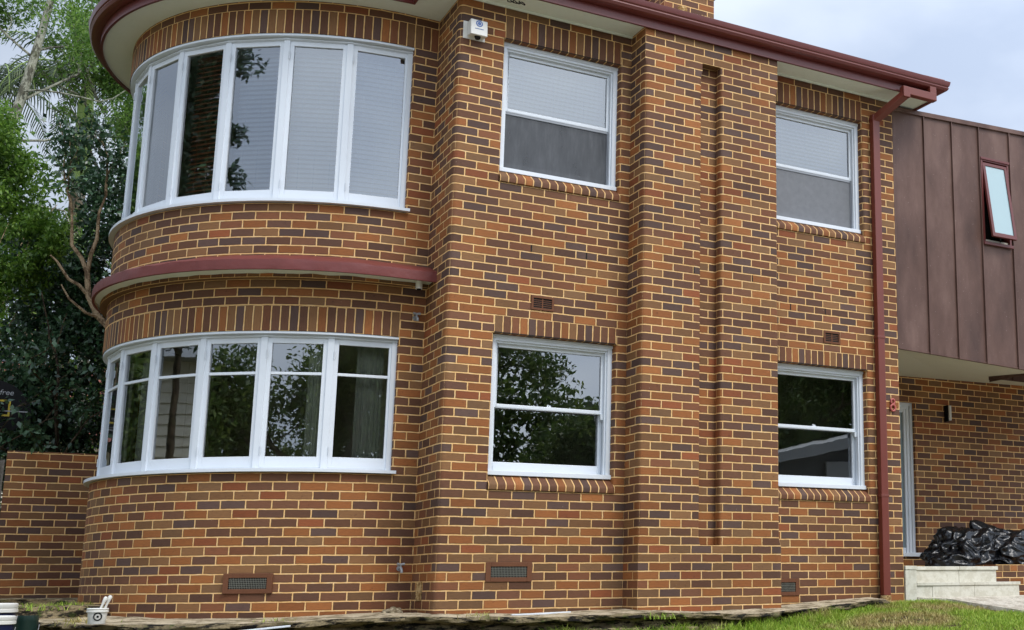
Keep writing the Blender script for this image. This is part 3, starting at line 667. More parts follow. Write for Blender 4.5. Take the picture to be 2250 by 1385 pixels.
# rooms behind the windows
rm = MB()
RP = [(x, y) for x, y, u in arc(2.18, 0, 140)][::-1]+[(.18, .96), (.18, .14), (5.38, .14), (5.38, 5.6), (-1.6, 5.6)]
for z0, z1 in ((.35, 2.98), (3.12, 6.02)):
    rm.face([(x, y, z0) for x, y in RP], None, 1); rm.face([(x, y, z1) for x, y in RP], None, 0)
    rm.face([(-1.6, 5.6, z0), (5.38, 5.6, z0), (5.38, 5.6, z1), (-1.6, 5.6, z1)]); rm.face([(*RP[0], z0), (-1.6, 5.6, z0), (-1.6, 5.6, z1), (*RP[0], z1)])
    for x in (.22, 2.6): rm.face([(x, .15 if x > 1 else 1.0, z0), (x, 5.6, z0), (x, 5.6, z1), (x, .15 if x > 1 else 1.0, z1)])
    rm.face([(5.38, .15, z0), (5.38, 5.6, z0), (5.38, 5.6, z1), (5.38, .15, z1)])
for z0, z1 in ((.35, 1.25), (2.68, 2.98), (3.12, 3.96), (5.78, 6.02)):
    A = arc(2.2, 0, 150); [rm.face([(*A[i][:2], z0), (*A[i+1][:2], z0), (*A[i+1][:2], z1), (*A[i][:2], z1)]) for i in range(len(A)-1)]
A = arc(2.2, 119, 150)
for z0, z1 in ((.35, 2.98), (3.12, 6.02)): [rm.face([(*A[i][:2], z0), (*A[i+1][:2], z0), (*A[i+1][:2], z1), (*A[i][:2], z1)]) for i in range(len(A)-1)]
rm.build('room_wall', ['beige', 'interior_dark'], house, None, False)
# entry porch wall, front door
pw = MB(); PY = 1.85; DX0, DX1 = 6.2, 7.165; DZ0, DZ1 = .575, 2.665
def pq(x0, x1, z0, z1): pw.extr([(x0, PY, x0), (x1, PY, x1)], z0, z1)
pq(X3, 12, ZB, DZ0); pq(X3, DX0, DZ0, DZ1); pq(DX1, 12, DZ0, DZ1); pq(X3, 12, DZ1, 6.2)
for x, s_ in ((DX0, 1), (DX1, -1)): pw.face([(x, PY, DZ0), (x, PY+.14, DZ0), (x, PY+.14, DZ1), (x, PY, DZ1)], [(0, DZ0), (.11, DZ0), (.11, DZ1), (0, DZ1)])
pw.face([(DX0, PY, DZ1), (DX1, PY, DZ1), (DX1, PY+.14, DZ1), (DX0, PY+.14, DZ1)], [(0, .03), (.9, .03), (.9, .06), (0, .06)])
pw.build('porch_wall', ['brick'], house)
dr = MB(); y = PY+.045
for i, (e, yy) in enumerate(((0, 0), (.045, .018), (.085, .034))):
    w_ = .044
    dr.box(DX0+e, DX0+e+w_, y+yy, y+.11, DZ0+.03, DZ1-e); dr.box(DX1-e-w_, DX1-e, y+yy, y+.11, DZ0+.03, DZ1-e); dr.box(DX0+e+w_, DX1-e-w_, y+yy, y+.11, DZ1-e-w_, DZ1-e)
dr.box(DX0-.01, DX1+.06, PY-.035, y+.11, DZ0-.02, DZ0+.03); dr.box(DX0+.13, DX1-.13, y+.05, y+.10, DZ0+.03, DZ0+.10)
do = dr.build('door', ['white'], house, None, True, .003)
g = MB(); g.box(DX0+.12, DX1-.12, y+.06, y+.09, DZ0+.10, DZ1-.12); g.build('pane', ['door_glass'], do)
wl = thing('wall_light', (7.745, PY, 2.45), 'slim white upright wall light on porch bricks above the black bags', 'wall light')
g = MB(); g.box(7.70, 7.735, PY-.075, PY-.001, 2.43, 2.66); g.build('back_plate', ['black_plastic'], wl, None, True, .003)
g = MB(); g.tube([(7.735, PY-.09, 2.445), (7.735, PY-.09, 2.652)], .021, 12); g.build('lamp_tube', ['plastic_white'], wl, 40)

# ------------------------------------------------------------------ metal clad upper extension
ext = thing('clad_extension', (8, 2, 3), 'brown standing seam metal clad upper storey box jutting over the porch', 'extension')
EY = .05
def zb_(x): return 2.992-.043*(x-5.5)
def zt_(x): return 6.035+.043*(x-5.5)
ex = MB(); xs = [5.495, 6.013, 6.475, 6.935, 7.47, 7.96, 8.44, 8.92, 9.4, 9.9]
WX0, WX1, WZ0, WZ1 = 6.955, 7.435, 4.50, 5.66
for a, b in zip(xs, xs[1:]):
    n_ = 10
    if abs(a-6.935) < .01:
        def q(x0, x1, z0a, z0b, z1a, z1b): ex.face([(x0, EY, z0a), (x1, EY, z0b), (x1, EY, z1b), (x0, EY, z1a)])
        q(a, b, zb_(a), zb_(b), WZ0, WZ0); q(a, b, WZ1, WZ1, zt_(a), zt_(b)); q(a, WX0, WZ0, WZ0, WZ1, WZ1); q(WX1, b, WZ0, WZ0, WZ1, WZ1)
    else: ex.face([(a, EY, zb_(a)), (b, EY, zb_(b)), (b, EY, zt_(b)), (a, EY, zt_(a))])
ex.face([(5.495, EY, zb_(5.5)), (5.495, EY, zt_(5.5)), (5.495, 6, zt_(5.5)), (5.495, 6, zb_(5.5))])
ex.face([(9.9, EY, zb_(9.9)), (9.9, 6, zb_(9.9)), (9.9, 6, zt_(9.9)), (9.9, EY, zt_(9.9))])
ex.face([(5.495, EY, zt_(5.5)), (9.9, EY, zt_(9.9)), (9.9, 6, zt_(9.9)), (5.495, 6, zt_(5.5))])
ex.build('cladding', ['clad'], ext)
for x in xs[1:]:
    se = MB()
    parts = [(zb_(x)-.012, zt_(x))]
    for z0, z1 in parts: se.hexa([(x-.007, EY-.024, z0), (x+.007, EY-.024, z0), (x+.007, EY, z0), (x-.007, EY, z0), (x-.006, EY-.024, z1), (x+.006, EY-.024, z1), (x+.006, EY, z1), (x-.006, EY, z1)])
    se.build('seam', ['clad'], ext)
tr_ = MB(); x0, x1 = 5.49, 9.9
tr_.hexa([(x0, EY-.03, zt_(x0)-.012), (x1, EY-.03, zt_(x1)-.012), (x1, EY+.2, zt_(x1)-.012), (x0, EY+.2, zt_(x0)-.012), (x0, EY-.03, zt_(x0)+.045), (x1, EY-.03, zt_(x1)+.045), (x1, EY+.2, zt_(x1)+.05), (x0, EY+.2, zt_(x0)+.05)])
tr_.hexa([(x0+.005, EY-.010, zb_(x0)-.006), (x1, EY-.010, zb_(x1)-.006), (x1, EY+.03, zb_(x1)-.006), (x0+.005, EY+.03, zb_(x0)-.006), (x0+.005, EY-.010, zb_(x0)+.012), (x1, EY-.010, zb_(x1)+.012), (x1, EY+.03, zb_(x1)+.012), (x0+.005, EY+.03, zb_(x0)+.012)])
tr_.hexa([(5.483, EY-.05, zb_(5.5)), (5.508, EY-.05, zb_(5.5)), (5.508, EY, zb_(5.5)), (5.483, EY, zb_(5.5)), (5.483, EY-.05, 6.05), (5.508, EY-.05, 6.05), (5.508, EY, 6.05), (5.483, EY, 6.05)])
tr_.build('edge_flashing', ['clad'], ext)
ps = MB()
def zs_(x, y): return (zb_(x)+.004)+(3.005+.016*(x-5.5)-zb_(x)-.004)*(y-EY)/(PY-EY)
HX, HY0, HY1 = 7.87, .30, 1.06
def quad(xa, xb, ya, yb): ps.face([(xa, ya, zs_(xa, ya)), (xb, ya, zs_(xb, ya)), (xb, yb, zs_(xb, yb)), (xa, yb, zs_(xa, yb))])
quad(5.495, HX, EY+.01, PY); quad(HX, 9.9, EY+.01, HY0); quad(HX, 9.9, HY1, PY)
ps.build('porch_soffit', ['porch_soffit'], ext)
hl = MB()
hl.face([(HX, HY1, 2.95), (9.9, HY1, 2.95), (9.9, HY1, 3.7), (HX, HY1, 3.7)]); hl.face([(HX, HY0, 2.9), (HX, HY1, 2.9), (HX, HY1, 3.7), (HX, HY0, 3.7)]); hl.face([(HX, HY0, 3.7), (9.9, HY0, 3.7), (9.9, HY1, 3.7), (HX, HY1, 3.7)])
for x in (8.3, 8.8): hl.box(x-.007, x+.007, HY1-.024, HY1, 2.95, 3.7)
hl.box(HX-.012, HX+.004, HY0, HY1, 2.93, 3.02); hl.build('light_well', ['clad'], ext)
wf = MB(); b = .03
for q in ((WX0, WX0+b, WZ0, WZ1), (WX1-b, WX1, WZ0, WZ1), (WX0+b, WX1-b, WZ0, WZ0+.04), (WX0+b, WX1-b, WZ1-b, WZ1)): wf.box(q[0], q[1], EY-.02, EY+.10, q[2], q[3])
wf.box(WX0-.01, WX1+.01, EY-.035, EY-.02, WZ1-.012, WZ1+.02); wf.box(WX0-.01, WX1+.01, EY-.045, EY-.02, WZ0-.01, WZ0+.03)
wo_ = wf.build('window', ['red'], ext, None, True, .003)
bk = MB(); bk.face([(WX0, EY+.3, WZ0), (WX1, EY+.3, WZ0), (WX1, EY+.3, WZ1), (WX0, EY+.3, WZ1)]); bk.box(WX0+.03, WX1-.03, EY+.02, EY+.05, WZ0+.041, WZ0+.075, 1); bk.build('reveal', ['dark', 'beige'], wo_)
TL = 8.2; hz = WZ1-.045; ln_ = 1.05
def TW(x, y, z): # sash hinged at the top, swung outwards
    d_ = hz-z; return (x, EY-.012-d_*sin(rad(TL))+y*cos(rad(TL)), hz-d_*cos(rad(TL))-y*sin(rad(TL)))
s_ = MB(); xa, xb = WX0+.034, WX1-.03; b = .042
for q in ((xa, xa+b, hz-ln_, hz), (xb-b, xb, hz-ln_, hz), (xa+b, xb-b, hz-ln_, hz-ln_+.055), (xa+b, xb-b, hz-b, hz)): s_.box(q[0], q[1], 0, .035, q[2], q[3], 0, TW)
s_.build('awning_sash', ['red'], wo_, None, True, .003)
g = MB(); g.face([TW(xa+b-.003, .012, hz-ln_+.052), TW(xb-b+.003, .012, hz-ln_+.052), TW(xb-b+.003, .012, hz-b+.003), TW(xa+b-.003, .012, hz-b+.003)])
t = NT('awning_glass'); t.fin((.30, .42, .43), .04, spec=1.0); t.p.inputs['Coat Weight'].default_value = 1.0; M['awning_glass'] = t.mat
g.build('pane', ['awning_glass'], wo_)
g = MB(); g.tube([TW((xa+xb)/2-.05, .04, hz-ln_+.03), ((xa+xb)/2+.1, EY+.04, WZ0+.07)], .008, 8); g.build('winder', ['dark'], wo_)

# ------------------------------------------------------------------ ground, path, lawn, ledge
def interp(x, tab):
    if x <= tab[0][0]: return tab[0][1]
    for (a, b), (c_, d_) in zip(tab, tab[1:]):
        if x <= c_: return b+(d_-b)*(x-a)/(c_-a)
    return tab[-1][1]
GX = [(-6, -1.0), (-3, -.65), (0, -.36), (1.0, -.235), (1.9, -.185), (2.8, -.145), (3.5, -.12), (4.3, -.065), (4.6, -.05), (5.2, -.016), (5.6, -.012), (6.1, -.045), (14, -.06)]
def zl(x, y): return interp(x, GX)+.15*max(min(y+.3, 0), -9)+mnoise.noise(Vector((x*1.3, y*1.3, 0)))*.012
gd = MB(); S = 1500
def zgnd(x, y):
    d_ = max(abs(x), abs(y)); return -1.9
gd.face([(-S, -S, -1.9), (S, -S, -1.9), (S, S, -1.9), (-S, S, -1.9)])
tag(gd.build('ground', ['earth']), None, None, None, 'structure')
lw = MB(); nx, ny = 60, 44
xs_ = [-6+20*i/nx for i in range(nx+1)]; ys_ = [-14+14.4*j/ny for j in range(ny+1)]
for i in range(nx):
    for j in range(ny):
        P = [(xs_[i], ys_[j]), (xs_[i+1], ys_[j]), (xs_[i+1], ys_[j+1]), (xs_[i], ys_[j+1])]
        lw.face([(x, y, zl(x, y)-.012) for x, y in P])
tag(lw.build('lawn', ['soil'], None, 60), None, None, None, 'structure')
yd = MB(); yd.face([(-30, .6, -.32), (-2.0, .6, -.32), (-1, 9, .06), (-1, 40, .1), (-30, 40, .1)]); tag(yd.build('side_yard', ['soil']), None, None, None, 'structure')
pth = MB(); PP = [(5.66, .05), (9.9, .05), (14, -4), (8.4, -4), (7.25, -2.5), (6.42, -1.0), (6.17, -.5), (6.0, -.12), (5.66, -.03)]
pth.face([(x, y, .042+.16*min(0, y)) for x, y in PP][::-1])
pth.face([(x, y, .042+.16*min(0, y)-.12) for x, y in PP]);
for i in range(len(PP)):
    a, b = PP[i], PP[(i+1) % len(PP)]; za = .042+.16*min(0, a[1]); zb2 = .042+.16*min(0, b[1]); pth.face([(a[0], a[1], za-.12), (b[0], b[1], zb2-.12), (b[0], b[1], zb2), (a[0], a[1], za)])
tag(pth.build('path', ['concrete']), None, None, None, 'structure')
dv = MB()  # pale paving out of view, added to bounce light up to the soffit
for i in range(20):
    for j in range(8):
        q_ = [(-6+i, -13.9+j*1.25), (-5+i, -13.9+j*1.25), (-5+i, -12.65+j*1.25), (-6+i, -12.65+j*1.25)]; dv.face([(x, y, zl(x, y)+.02) for x, y in q_])
tag(dv.build('added_bounce_paving', ['concrete'], None, 60), None, None, None, 'structure')
# sandstone ledge with rough retaining face
FE = [(-3.4, 3.3), (-3.2, 2.1), (-2.95, 1.2), (-2.45, .58), (-1.8, .16), (-1.1, -.08), (-.4, -.16), (.15, -.36), (.8, -.52), (1.5, -.62), (1.9, -.78), (2.5, -.86), (3.1, -.80), (3.7, -.62), (4.4, -.42), (5.0, -.30)]
INN = [(-2.6, 3.3), (-2.55, 2.4), (-2.25, 1.75), (-1.8, 1.3), (-1.4, 1.05), (-.9, .85), (-.3, .76), (.02, .06), (.6, .02), (1.4, .02), (1.92, -.03), (2.1, -.33), (3.0, -.33), (3.56, -.1), (4.4, .01), (5.0, .01)]
def dens(P, n_):
    d_ = [0]
    for a, b in zip(P, P[1:]): d_.append(d_[-1]+math.dist(a, b))
    return [tuple(np.interp(d_[-1]*i/n_, d_, [p[q] for p in P]) for q in (0, 1)) for i in range(n_+1)]
n_ = 260; ZI = [(-3, .0), (-2, -.055), (-1.2, -.055), (-.3, -.02), (0, -.03), (.9, -.045), (1.9, -.02), (2.5, -.06), (3.5, -.03), (4.5, .03), (5, .05)]
fe = [tuple(np.interp(i/n_*(len(FE)-1), range(len(FE)), [p[q] for p in FE]) for q in (0, 1)) for i in range(n_+1)]
inn = [tuple(np.interp(i/n_*(len(FE)-1), range(len(FE)), [p[q] for p in INN]) for q in (0, 1)) for i in range(n_+1)]
rl = thing('retaining_wall', (0, -.3, -.9), 'weathered sandstone retaining ledge running along the foot of the brick house', 'stone ledge')
top = MB(); face_ = MB(); G = []
prof = [(-.02, .0), (.0, -.008), (.012, -.025), (.006, -.045), (-.04, -.06), (-.09, -.075), (-.085, -.15), (-.035, -.2), (-.04, -.3), (-.03, -.36), (-.035, -.6), (-.03, -1.2)]
for i in range(n_+1):
    x, y = fe[i]; a = fe[max(0, i-1)]; b = fe[min(n_, i+1)]; d_ = Vector((b[0]-a[0], b[1]-a[1])).normalized(); nn = Vector((d_.y, -d_.x))
    xi, yi = inn[i]; zi = interp(xi, ZI); zf = zi-.028+mnoise.noise(Vector((x*3, y*3, 4)))*.012; row = []
    for q in (0, .25, .5, .75, .93):
        px, py = xi+(x-xi)*q, yi+(y-yi)*q; row.append((px, py, zi+(zf-zi)*q+mnoise.noise(Vector((px*6, py*6, 0)))*.007))
    cr_ = []
    for k, (o_, dz) in enumerate(prof):
        amp = .085 if k > 1 else .03
        nz1 = mnoise.noise(Vector((x*4.5, y*4.5, dz*9)))*amp+mnoise.noise(Vector((x*15, y*15, dz*22)))*amp*.5
        nzz = mnoise.noise(Vector((x*3.5, y*3.5, 9+k)))*.018
        cr_.append((x+nn.x*(o_+nz1), y+nn.y*(o_+nz1), zf+dz+nzz*(k > 0)))
    G.append((row+cr_[:1], cr_))
for i in range(n_):
    for k in range(5): top.face([G[i][0][k], G[i+1][0][k], G[i+1][0][k+1], G[i][0][k+1]][::-1])
    for k in range(len(prof)-1): face_.face([G[i][1][k+1], G[i+1][1][k+1], G[i+1][1][k], G[i][1][k]])
top.build('paving', ['stone_top'], rl, 60); face_.build('stone_face', ['rock'], rl, 50)
# squared blocks under the overhanging rock
for j in range(3):
    i = 92+(j % 2)*4
    while i < 205:
        k = min(205, i+7+int(random.random()*6)); a, b = fe[i], fe[k]; d_ = Vector((b[0]-a[0], b[1]-a[1])); nn = Vector((d_.y, -d_.x)).normalized(); L_ = d_.length; d_ = d_/L_
        z1 = min(G[i][1][0][2], G[k][1][0][2])-.125-j*.17; o_ = -.012+random.random()*.02
        P = [Vector((a[0], a[1]))+d_*.01+nn*o_, Vector((b[0], b[1]))-d_*.01+nn*o_, Vector((b[0], b[1]))-nn*.2, Vector((a[0], a[1]))-nn*.2]
        blk = MB(); blk.hexa([(p.x, p.y, z1-.155) for p in P]+[(p.x, p.y, z1) for p in P]); i = k; blk.build('stone_block', ['stone'], rl, None, True, .012)
# rough stone steps between the garden wall and the bay
def rock(name, x0, x1, y0, y1, z0, z1, label, mat='stone', n1=16, seed=0):
    g = MB(); V = {}
    bm = bmesh.new(); bmesh.ops.create_cube(bm, size=1); bmesh.ops.subdivide_edges(bm, edges=bm.edges, cuts=n1, use_grid_fill=True)
    for v in bm.verts:
        p = Vector((x0+(v.co.x+.5)*(x1-x0), y0+(v.co.y+.5)*(y1-y0), z0+(v.co.z+.5)*(z1-z0))); q = Vector((p.x*3, p.y*3, p.z*9+seed))
        p += Vector((mnoise.noise(q), mnoise.noise(q+Vector((7, 0, 0))), .5*mnoise.noise(q+Vector((0, 9, 0)))))*.05; p += Vector((mnoise.noise(q*4), mnoise.noise(q*4+Vector((3, 1, 0))), .5*mnoise.noise(q*4+Vector((1, 5, 2)))))*.02; v.co = p
    me = bpy.data.meshes.new(name); bm.to_mesh(me); bm.free(); c_ = Vector(((x0+x1)/2, (y0+y1)/2, z0))
    for v in me.vertices: v.co -= c_
    me.materials.append(M[mat]); me.shade_smooth(); me.set_sharp_from_angle(angle=rad(45)); ob = bpy.data.objects.new(name, me); COL.objects.link(ob); ob.location = c_
    return tag(ob, label, 'rock step', 'mossy rock steps beside the bay')
rock('rock_step', -3.9, -2.45, 3.3, 5.45, -.3, .125, 'pale upper rock step at the foot of the brick garden wall', seed=1)
rock('rock_step', -3.45, -2.5, 2.1, 3.6, -.45, .06, 'mossy lower rock step beside the curved brick bay', seed=5)

# ------------------------------------------------------------------ porch steps
st = thing('stone_steps', (6.4, .2, 0), 'two pale stone tiled steps leading up to the porch and black bags', 'steps')
def solid(name, boxes, mat, par, bev=.004):
    g = MB()
    for b_ in boxes: g.box(*b_)
    return g.build(name, [mat], par, None, True, bev)
for b_ in ((5.665, 5.90, .004, .3, -.2, .168), (5.903, 6.545, .0, .3, -.2, .168), (6.549, 7.27, .0, .3, -.2, .168), (5.665, 6.57, .31, .7, .16, .352), (6.574, 7.18, .31, .7, .16, .352)): solid('riser', [b_], 'travertine', st)
for b_ in ((5.665, 6.545, -.012, .34, .17, .208), (6.549, 7.285, -.012, .34, .17, .208), (5.665, 6.57, .292, .8, .354, .398), (6.574, 7.2, .292, .8, .354, .398), (5.492, 5.662, -.02, .8, .356, .399)): solid('tread', [b_], 'travertine', st)
solid('side_block', [(5.495, 5.66, -.012, .6, -.15, .354)], 'travertine', st)
pf = MB(); pf.box(5.49, 10, .8, PY, .2, .40); tag(pf.build('porch_floor', ['travertine']), None, None, None, 'structure')
pe = MB(); pe.extr([(7.2, .34, 7.2), (10, .34, 10)], -.3, .33)
n_ = int(2.8/.12); pe.face([(7.2, .335, .33), (10, .335, .33), (10, .335, .42), (7.2, .335, .42)], [(0, 0), (n_*.24, 0), (n_*.24, C), (0, C)], 1)
pe.face([(7.2, .335, .42), (10, .335, .42), (10, .82, .42), (7.2, .82, .42)], [(0, 0), (n_*.24, 0), (n_*.24, 4*C), (0, 4*C)], 1)
pe.face([(7.2, .34, -.3), (7.2, .82, -.3), (7.2, .82, .42), (7.2, .34, .42)], [(0, 0), (.5, 0), (.5, .72), (0, .72)])
tag(pe.build('porch_edge_wall', ['brick', 'soldier']), 'low brick porch edge wall to the right of the pale steps', 'low wall')

# ------------------------------------------------------------------ rubbish bags
def bag(name, cx, cy, z0, rx, ry, h, label, knots, seed, lean=(0, 0)):
    bm = bmesh.new(); bmesh.ops.create_icosphere(bm, subdivisions=6, radius=1)
    for v in bm.verts:
        d_ = v.co.normalized(); q = d_*1.7+Vector((seed, 0, 0))
        r_ = 1+.20*mnoise.noise(q)+.10*mnoise.noise(q*2.3)
        rg = 1-abs(mnoise.noise(q*2.1+Vector((0, 4, 0)))); rg2 = 1-abs(mnoise.noise(Vector((d_.x*4.2, d_.y*4.2, d_.z*2.2))+Vector((seed, 2, 0)))); rg3 = 1-abs(mnoise.noise(Vector((d_.x*9, d_.y*9, d_.z*4+seed))))
        r_ += .15*(rg**2.5-.45)+.045*(rg2**3-.3)+.008*(rg3**3-.3)
        for kx, ky, kz, amp, w_ in knots:
            dd = (d_-Vector((kx, ky, kz)).normalized()).length; r_ += amp*math.exp(-(dd/w_)**2)
        for kx, ky, kz, amp, w_ in knots[:2]:
            kd = Vector((kx, ky, kz)).normalized(); e1_ = kd.orthogonal().normalized(); e2_ = kd.cross(e1_); dd = (d_-kd).length; az_ = math.atan2(d_.dot(e2_), d_.dot(e1_))
            r_ += .055*math.exp(-(dd/.95)**2)*min(1, dd*3)*(abs(sin(az_*4.5+2.5*mnoise.noise(d_*1.5)))-.5)
        zz = d_.z*r_; zz = zz if zz > -.35 else -.35+(zz+.35)*.08
        zf = (zz+.36)/1.36
        v.co = Vector((cx+d_.x*r_*rx+lean[0]*zf, cy+d_.y*r_*ry+lean[1]*zf, z0+zf*h))
    me = bpy.data.meshes.new(name); bm.to_mesh(me); bm.free(); c_ = Vector((cx, cy, z0))
    for v in me.vertices: v.co -= c_
    me.materials.append(M['bag']); me.shade_smooth(); ob = bpy.data.objects.new(name, me); COL.objects.link(ob); ob.location = c_
    return tag(ob, label, 'garbage bag', 'black garbage bags on the porch')
bag('garbage_bag', 7.34, 1.08, .40, .53, .40, .50, 'bulky black plastic garbage bag on the pale steps nearest the front door', [(-.9, -.3, -.2, .25, .35), (-.3, 0, 1, .1, .5), (.5, 0, .8, .12, .3)], 2.0, (.05, .05))
bag('garbage_bag', 8.05, .95, .42, .62, .36, .47, 'slumped black garbage bag with a torn peak at the right edge of the porch', [(-.55, .1, .9, .38, .16), (-.35, .1, .95, .28, .14), (.8, -.4, .1, .2, .4)], 9.0, (-.05, .1))

# ------------------------------------------------------------------ garden wall, fence, backboard
gw = MB(); GY = 5.5; gw.brickbox(-3.415, -1.4, GY, GY+.23, -.3, 21*C+.02, 0, .05, 0)
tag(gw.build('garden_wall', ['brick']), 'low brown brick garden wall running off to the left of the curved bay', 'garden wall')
fn = thing('timber_fence', (-4, 5.4, 0), 'weathered grey timber paling fence at the far left beside the brick garden wall', 'fence')
for i in range(12):
    x = -3.53-i*.104; f = MB(); h = 1.70+random.random()*.03; f.box(x, x+.098, 5.52, 5.54, -.2, h); f.build('paling', ['fence'], fn, None, True, .003)
for z in (1.3, .4): f = MB(); f.box(-4.8, -3.43, 5.541, 5.59, z, z+.08); f.build('rail', ['fence'], fn)
f = MB(); f.box(-3.50, -3.43, 5.56, 5.66, -.2, 1.72); f.build('post', ['fence'], fn)
bh = thing('basketball_hoop', (-3.78, 6.1, .1), 'black basketball backboard with a yellow square standing behind the timber fence', 'basketball hoop')
bb = MB(); cx, BY = -3.77, 6.1
out = [(cx-.56, 2.30), (cx-.40, 2.13), (cx+.40, 2.13), (cx+.56, 2.30)]
out += [(cx+.56*cos(rad(a))*(1 if a < 180 else 1), 2.30+.46*max(0, sin(rad(a)))**.9) for a in range(8, 180, 8)]
bb.face([(x, BY, z) for x, z in out]); bb.face([(x, BY+.035, z) for x, z in out][::-1])
for i in range(len(out)): a, b = out[i], out[(i+1) % len(out)]; bb.face([(b[0], BY, b[1]), (a[0], BY, a[1]), (a[0], BY+.035, a[1]), (b[0], BY+.035, b[1])])
bbo = bb.build('backboard', ['black_plastic'], bh)
yl = MB(); sx0, sx1, sz0, sz1 = cx-.33, cx+.335, 2.295, 2.495; e = .022
for q in ((sx0, sx0+e, sz0, sz1), (sx1-e, sx1, sz0, sz1), (sx0+e, sx1-e, sz0, sz0+e), (sx0+e, sx1-e, sz1-e, sz1)): yl.box(q[0], q[1], BY-.003, BY, q[2], q[3])
yl.build('target_square', ['yellow'], bbo)
yl = MB(); yl.box(cx-.5, cx+.52, BY-.006, BY-.0035, 2.352, 2.366); yl.build('cross_line', ['rim'], bbo)
rg = MB(); rg.tube([(cx+.23*cos(a/24*2*PI), BY-.27+.23*sin(a/24*2*PI), 2.20) for a in range(25)], .009, 8, 0, False); rg.tube([(cx, BY-.04, 2.2), (cx, BY, 2.2)], .03, 8); rg.build('rim', ['rim'], bh, 50)
po = MB(); po.tube([(cx, BY+.12, -.1), (cx, BY+.12, 2.4)], .04, 10); po.box(cx-.03, cx+.03, BY+.034, BY+.12, 2.2, 2.3); po.build('pole', ['black_plastic'], bh, 40)
def text_mesh(s, size, loc, rot, mat, name, parent, depth=.002, shear=0):
    cu = bpy.data.curves.new(name, 'FONT'); cu.body = s; cu.size = size; cu.extrude = depth; cu.shear = shear; cu.align_x = 'RIGHT'
    to = bpy.data.objects.new(name, cu); COL.objects.link(to); bpy.context.view_layer.update()
    me = bpy.data.meshes.new_from_object(to.evaluated_get(bpy.context.evaluated_depsgraph_get())); bpy.data.objects.remove(to)
    ob = bpy.data.objects.new(name, me); COL.objects.link(ob); me.materials.append(M[mat]); ob.parent = parent
    ob.location = Vector(loc)-ORG[parent.name]; ob.rotation_euler = rot; return ob
text_mesh('ngfree', .092, (cx+.355, BY-.0045, 2.555), (PI/2, 0, 0), 'rim', 'lettering', bbo, .0015, .15)

# ------------------------------------------------------------------ small things on the house
al = thing('security_alarm', (.15, 0, 5.66), 'white boxy security alarm with a round blue emblem high on the front brick corner', 'alarm')
g = MB(); g.hexa([(.075, -.13, 5.672), (.25, -.13, 5.672), (.25, -.004, 5.690), (.075, -.004, 5.690), (.075, -.115, 5.842), (.25, -.115, 5.842), (.25, -.004, 5.842), (.075, -.004, 5.842)]); g.build('housing', ['plastic_white'], al, None, True, .008)
g = MB(); g.box(.035, .262, -.006, -.001, 5.665, 5.85); g.build('bracket', ['plastic_white'], al)
def disc(mb, c, ax, r, th, n=20, ri=0):
    c = Vector(c); ax = Vector(ax).normalized(); a = ax.orthogonal().normalized(); b = ax.cross(a); O = [c+(a*cos(2*PI*i/n)+b*sin(2*PI*i/n))*r for i in range(n)]; I = [c+(a*cos(2*PI*i/n)+b*sin(2*PI*i/n))*ri for i in range(n)]
    for i in range(n):
        j = (i+1) % n; mb.face([O[i]+ax*th, O[j]+ax*th, I[j]+ax*th, I[i]+ax*th] if ri else [O[i]+ax*th, O[j]+ax*th, c+ax*th]); mb.face([O[i], O[j], O[j]+ax*th, O[i]+ax*th])
g = MB(); nA = Vector((0, -.17, .015)).normalized(); c_ = Vector((.163, -.1185, 5.80)); disc(g, c_, nA, .036, .002, 24, .024); disc(g, c_, nA, .019, .002, 16); g.box(.118, .208, -.1270, -.1245, 5.738, 5.743); g.build('emblem', ['blue'], al)
g = MB(); g.tube([(.165, -.07, 5.685), (.165, -.075, 5.655)], [.034, .026], 14); g.build('siren', ['dark'], al, 40)
hn = MB()
def ringz(cz, rx, rz, th):
    hn.tube([(5.372+rx*cos(a/22*2*PI), -.014, cz+rz*sin(a/22*2*PI)) for a in range(23)], th, 8, 0, False)
ringz(2.318, .026, .030, .0125); ringz(2.244, .034, .037, .0135)
tag(hn.build('house_number', ['number'], None, 50), 'red painted house number 8 on the bricks beside the downpipe', 'house number')
cm = thing('security_camera', (-.12, .55, 3.14), 'small white camera tube hanging under the red hood near the inner corner', 'camera')
g = MB(); g.tube([(-.13, .53, 3.215), (-.13, .525, 3.135)], .033, 14); g.build('camera_body', ['plastic_white'], cm, 40)
g = MB(); g.tube([(-.10, .60, 3.215), (-.10, .60, 3.15)], .022, 10); g.build('mount', ['black_plastic'], cm, 40)
g = MB(); g.tube([(-.13, .524, 3.1345), (-.13, .523, 3.130)], .022, 12); g.build('lens', ['black_plastic'], cm, 40)
def tap(x, y, z, label):
    o = thing('garden_tap', (x, y, z), label, 'tap', 'garden taps on the bay wall')
    g = MB(); g.tube([(x, y, z), (x, y-.06, z), (x, y-.085, z-.02), (x, y-.088, z-.045)], [.012, .013, .012, .013], 10); g.tube([(x, y-.004, z), (x, y-.001, z)], .028, 12); g.build('spout', ['metalgrey'], o, 40)
    g = MB(); g.tube([(x, y-.045, z), (x, y-.045, z+.035)], .009, 8)
    for s_ in (-1, 1): g.tube([(x, y-.045, z+.036), (x+s_*.036, y-.045, z+.04)], [.010, .014], 8)
    g.build('handle', ['metalgrey'], o, 40)
tap(-.10, .71, 2.875, 'small grey tap on the bay bricks high up under the red hood')
tap(-.13, .71, .39, 'small grey tap on the bay bricks low down above the ledge')
cb_ = MB()
for k in range(3):
    cb_.tube([(.45+.05*k+.035*cos(i*.55+k), -.20-.03*k, 6.105-.012*k-.03*abs(sin(i*.4+k))) for i in range(12)], .005, 6)
tag(cb_.build('cable_coil', ['black_plastic'], None, 60), 'short loops of black cable hanging under the front eave', 'cable')

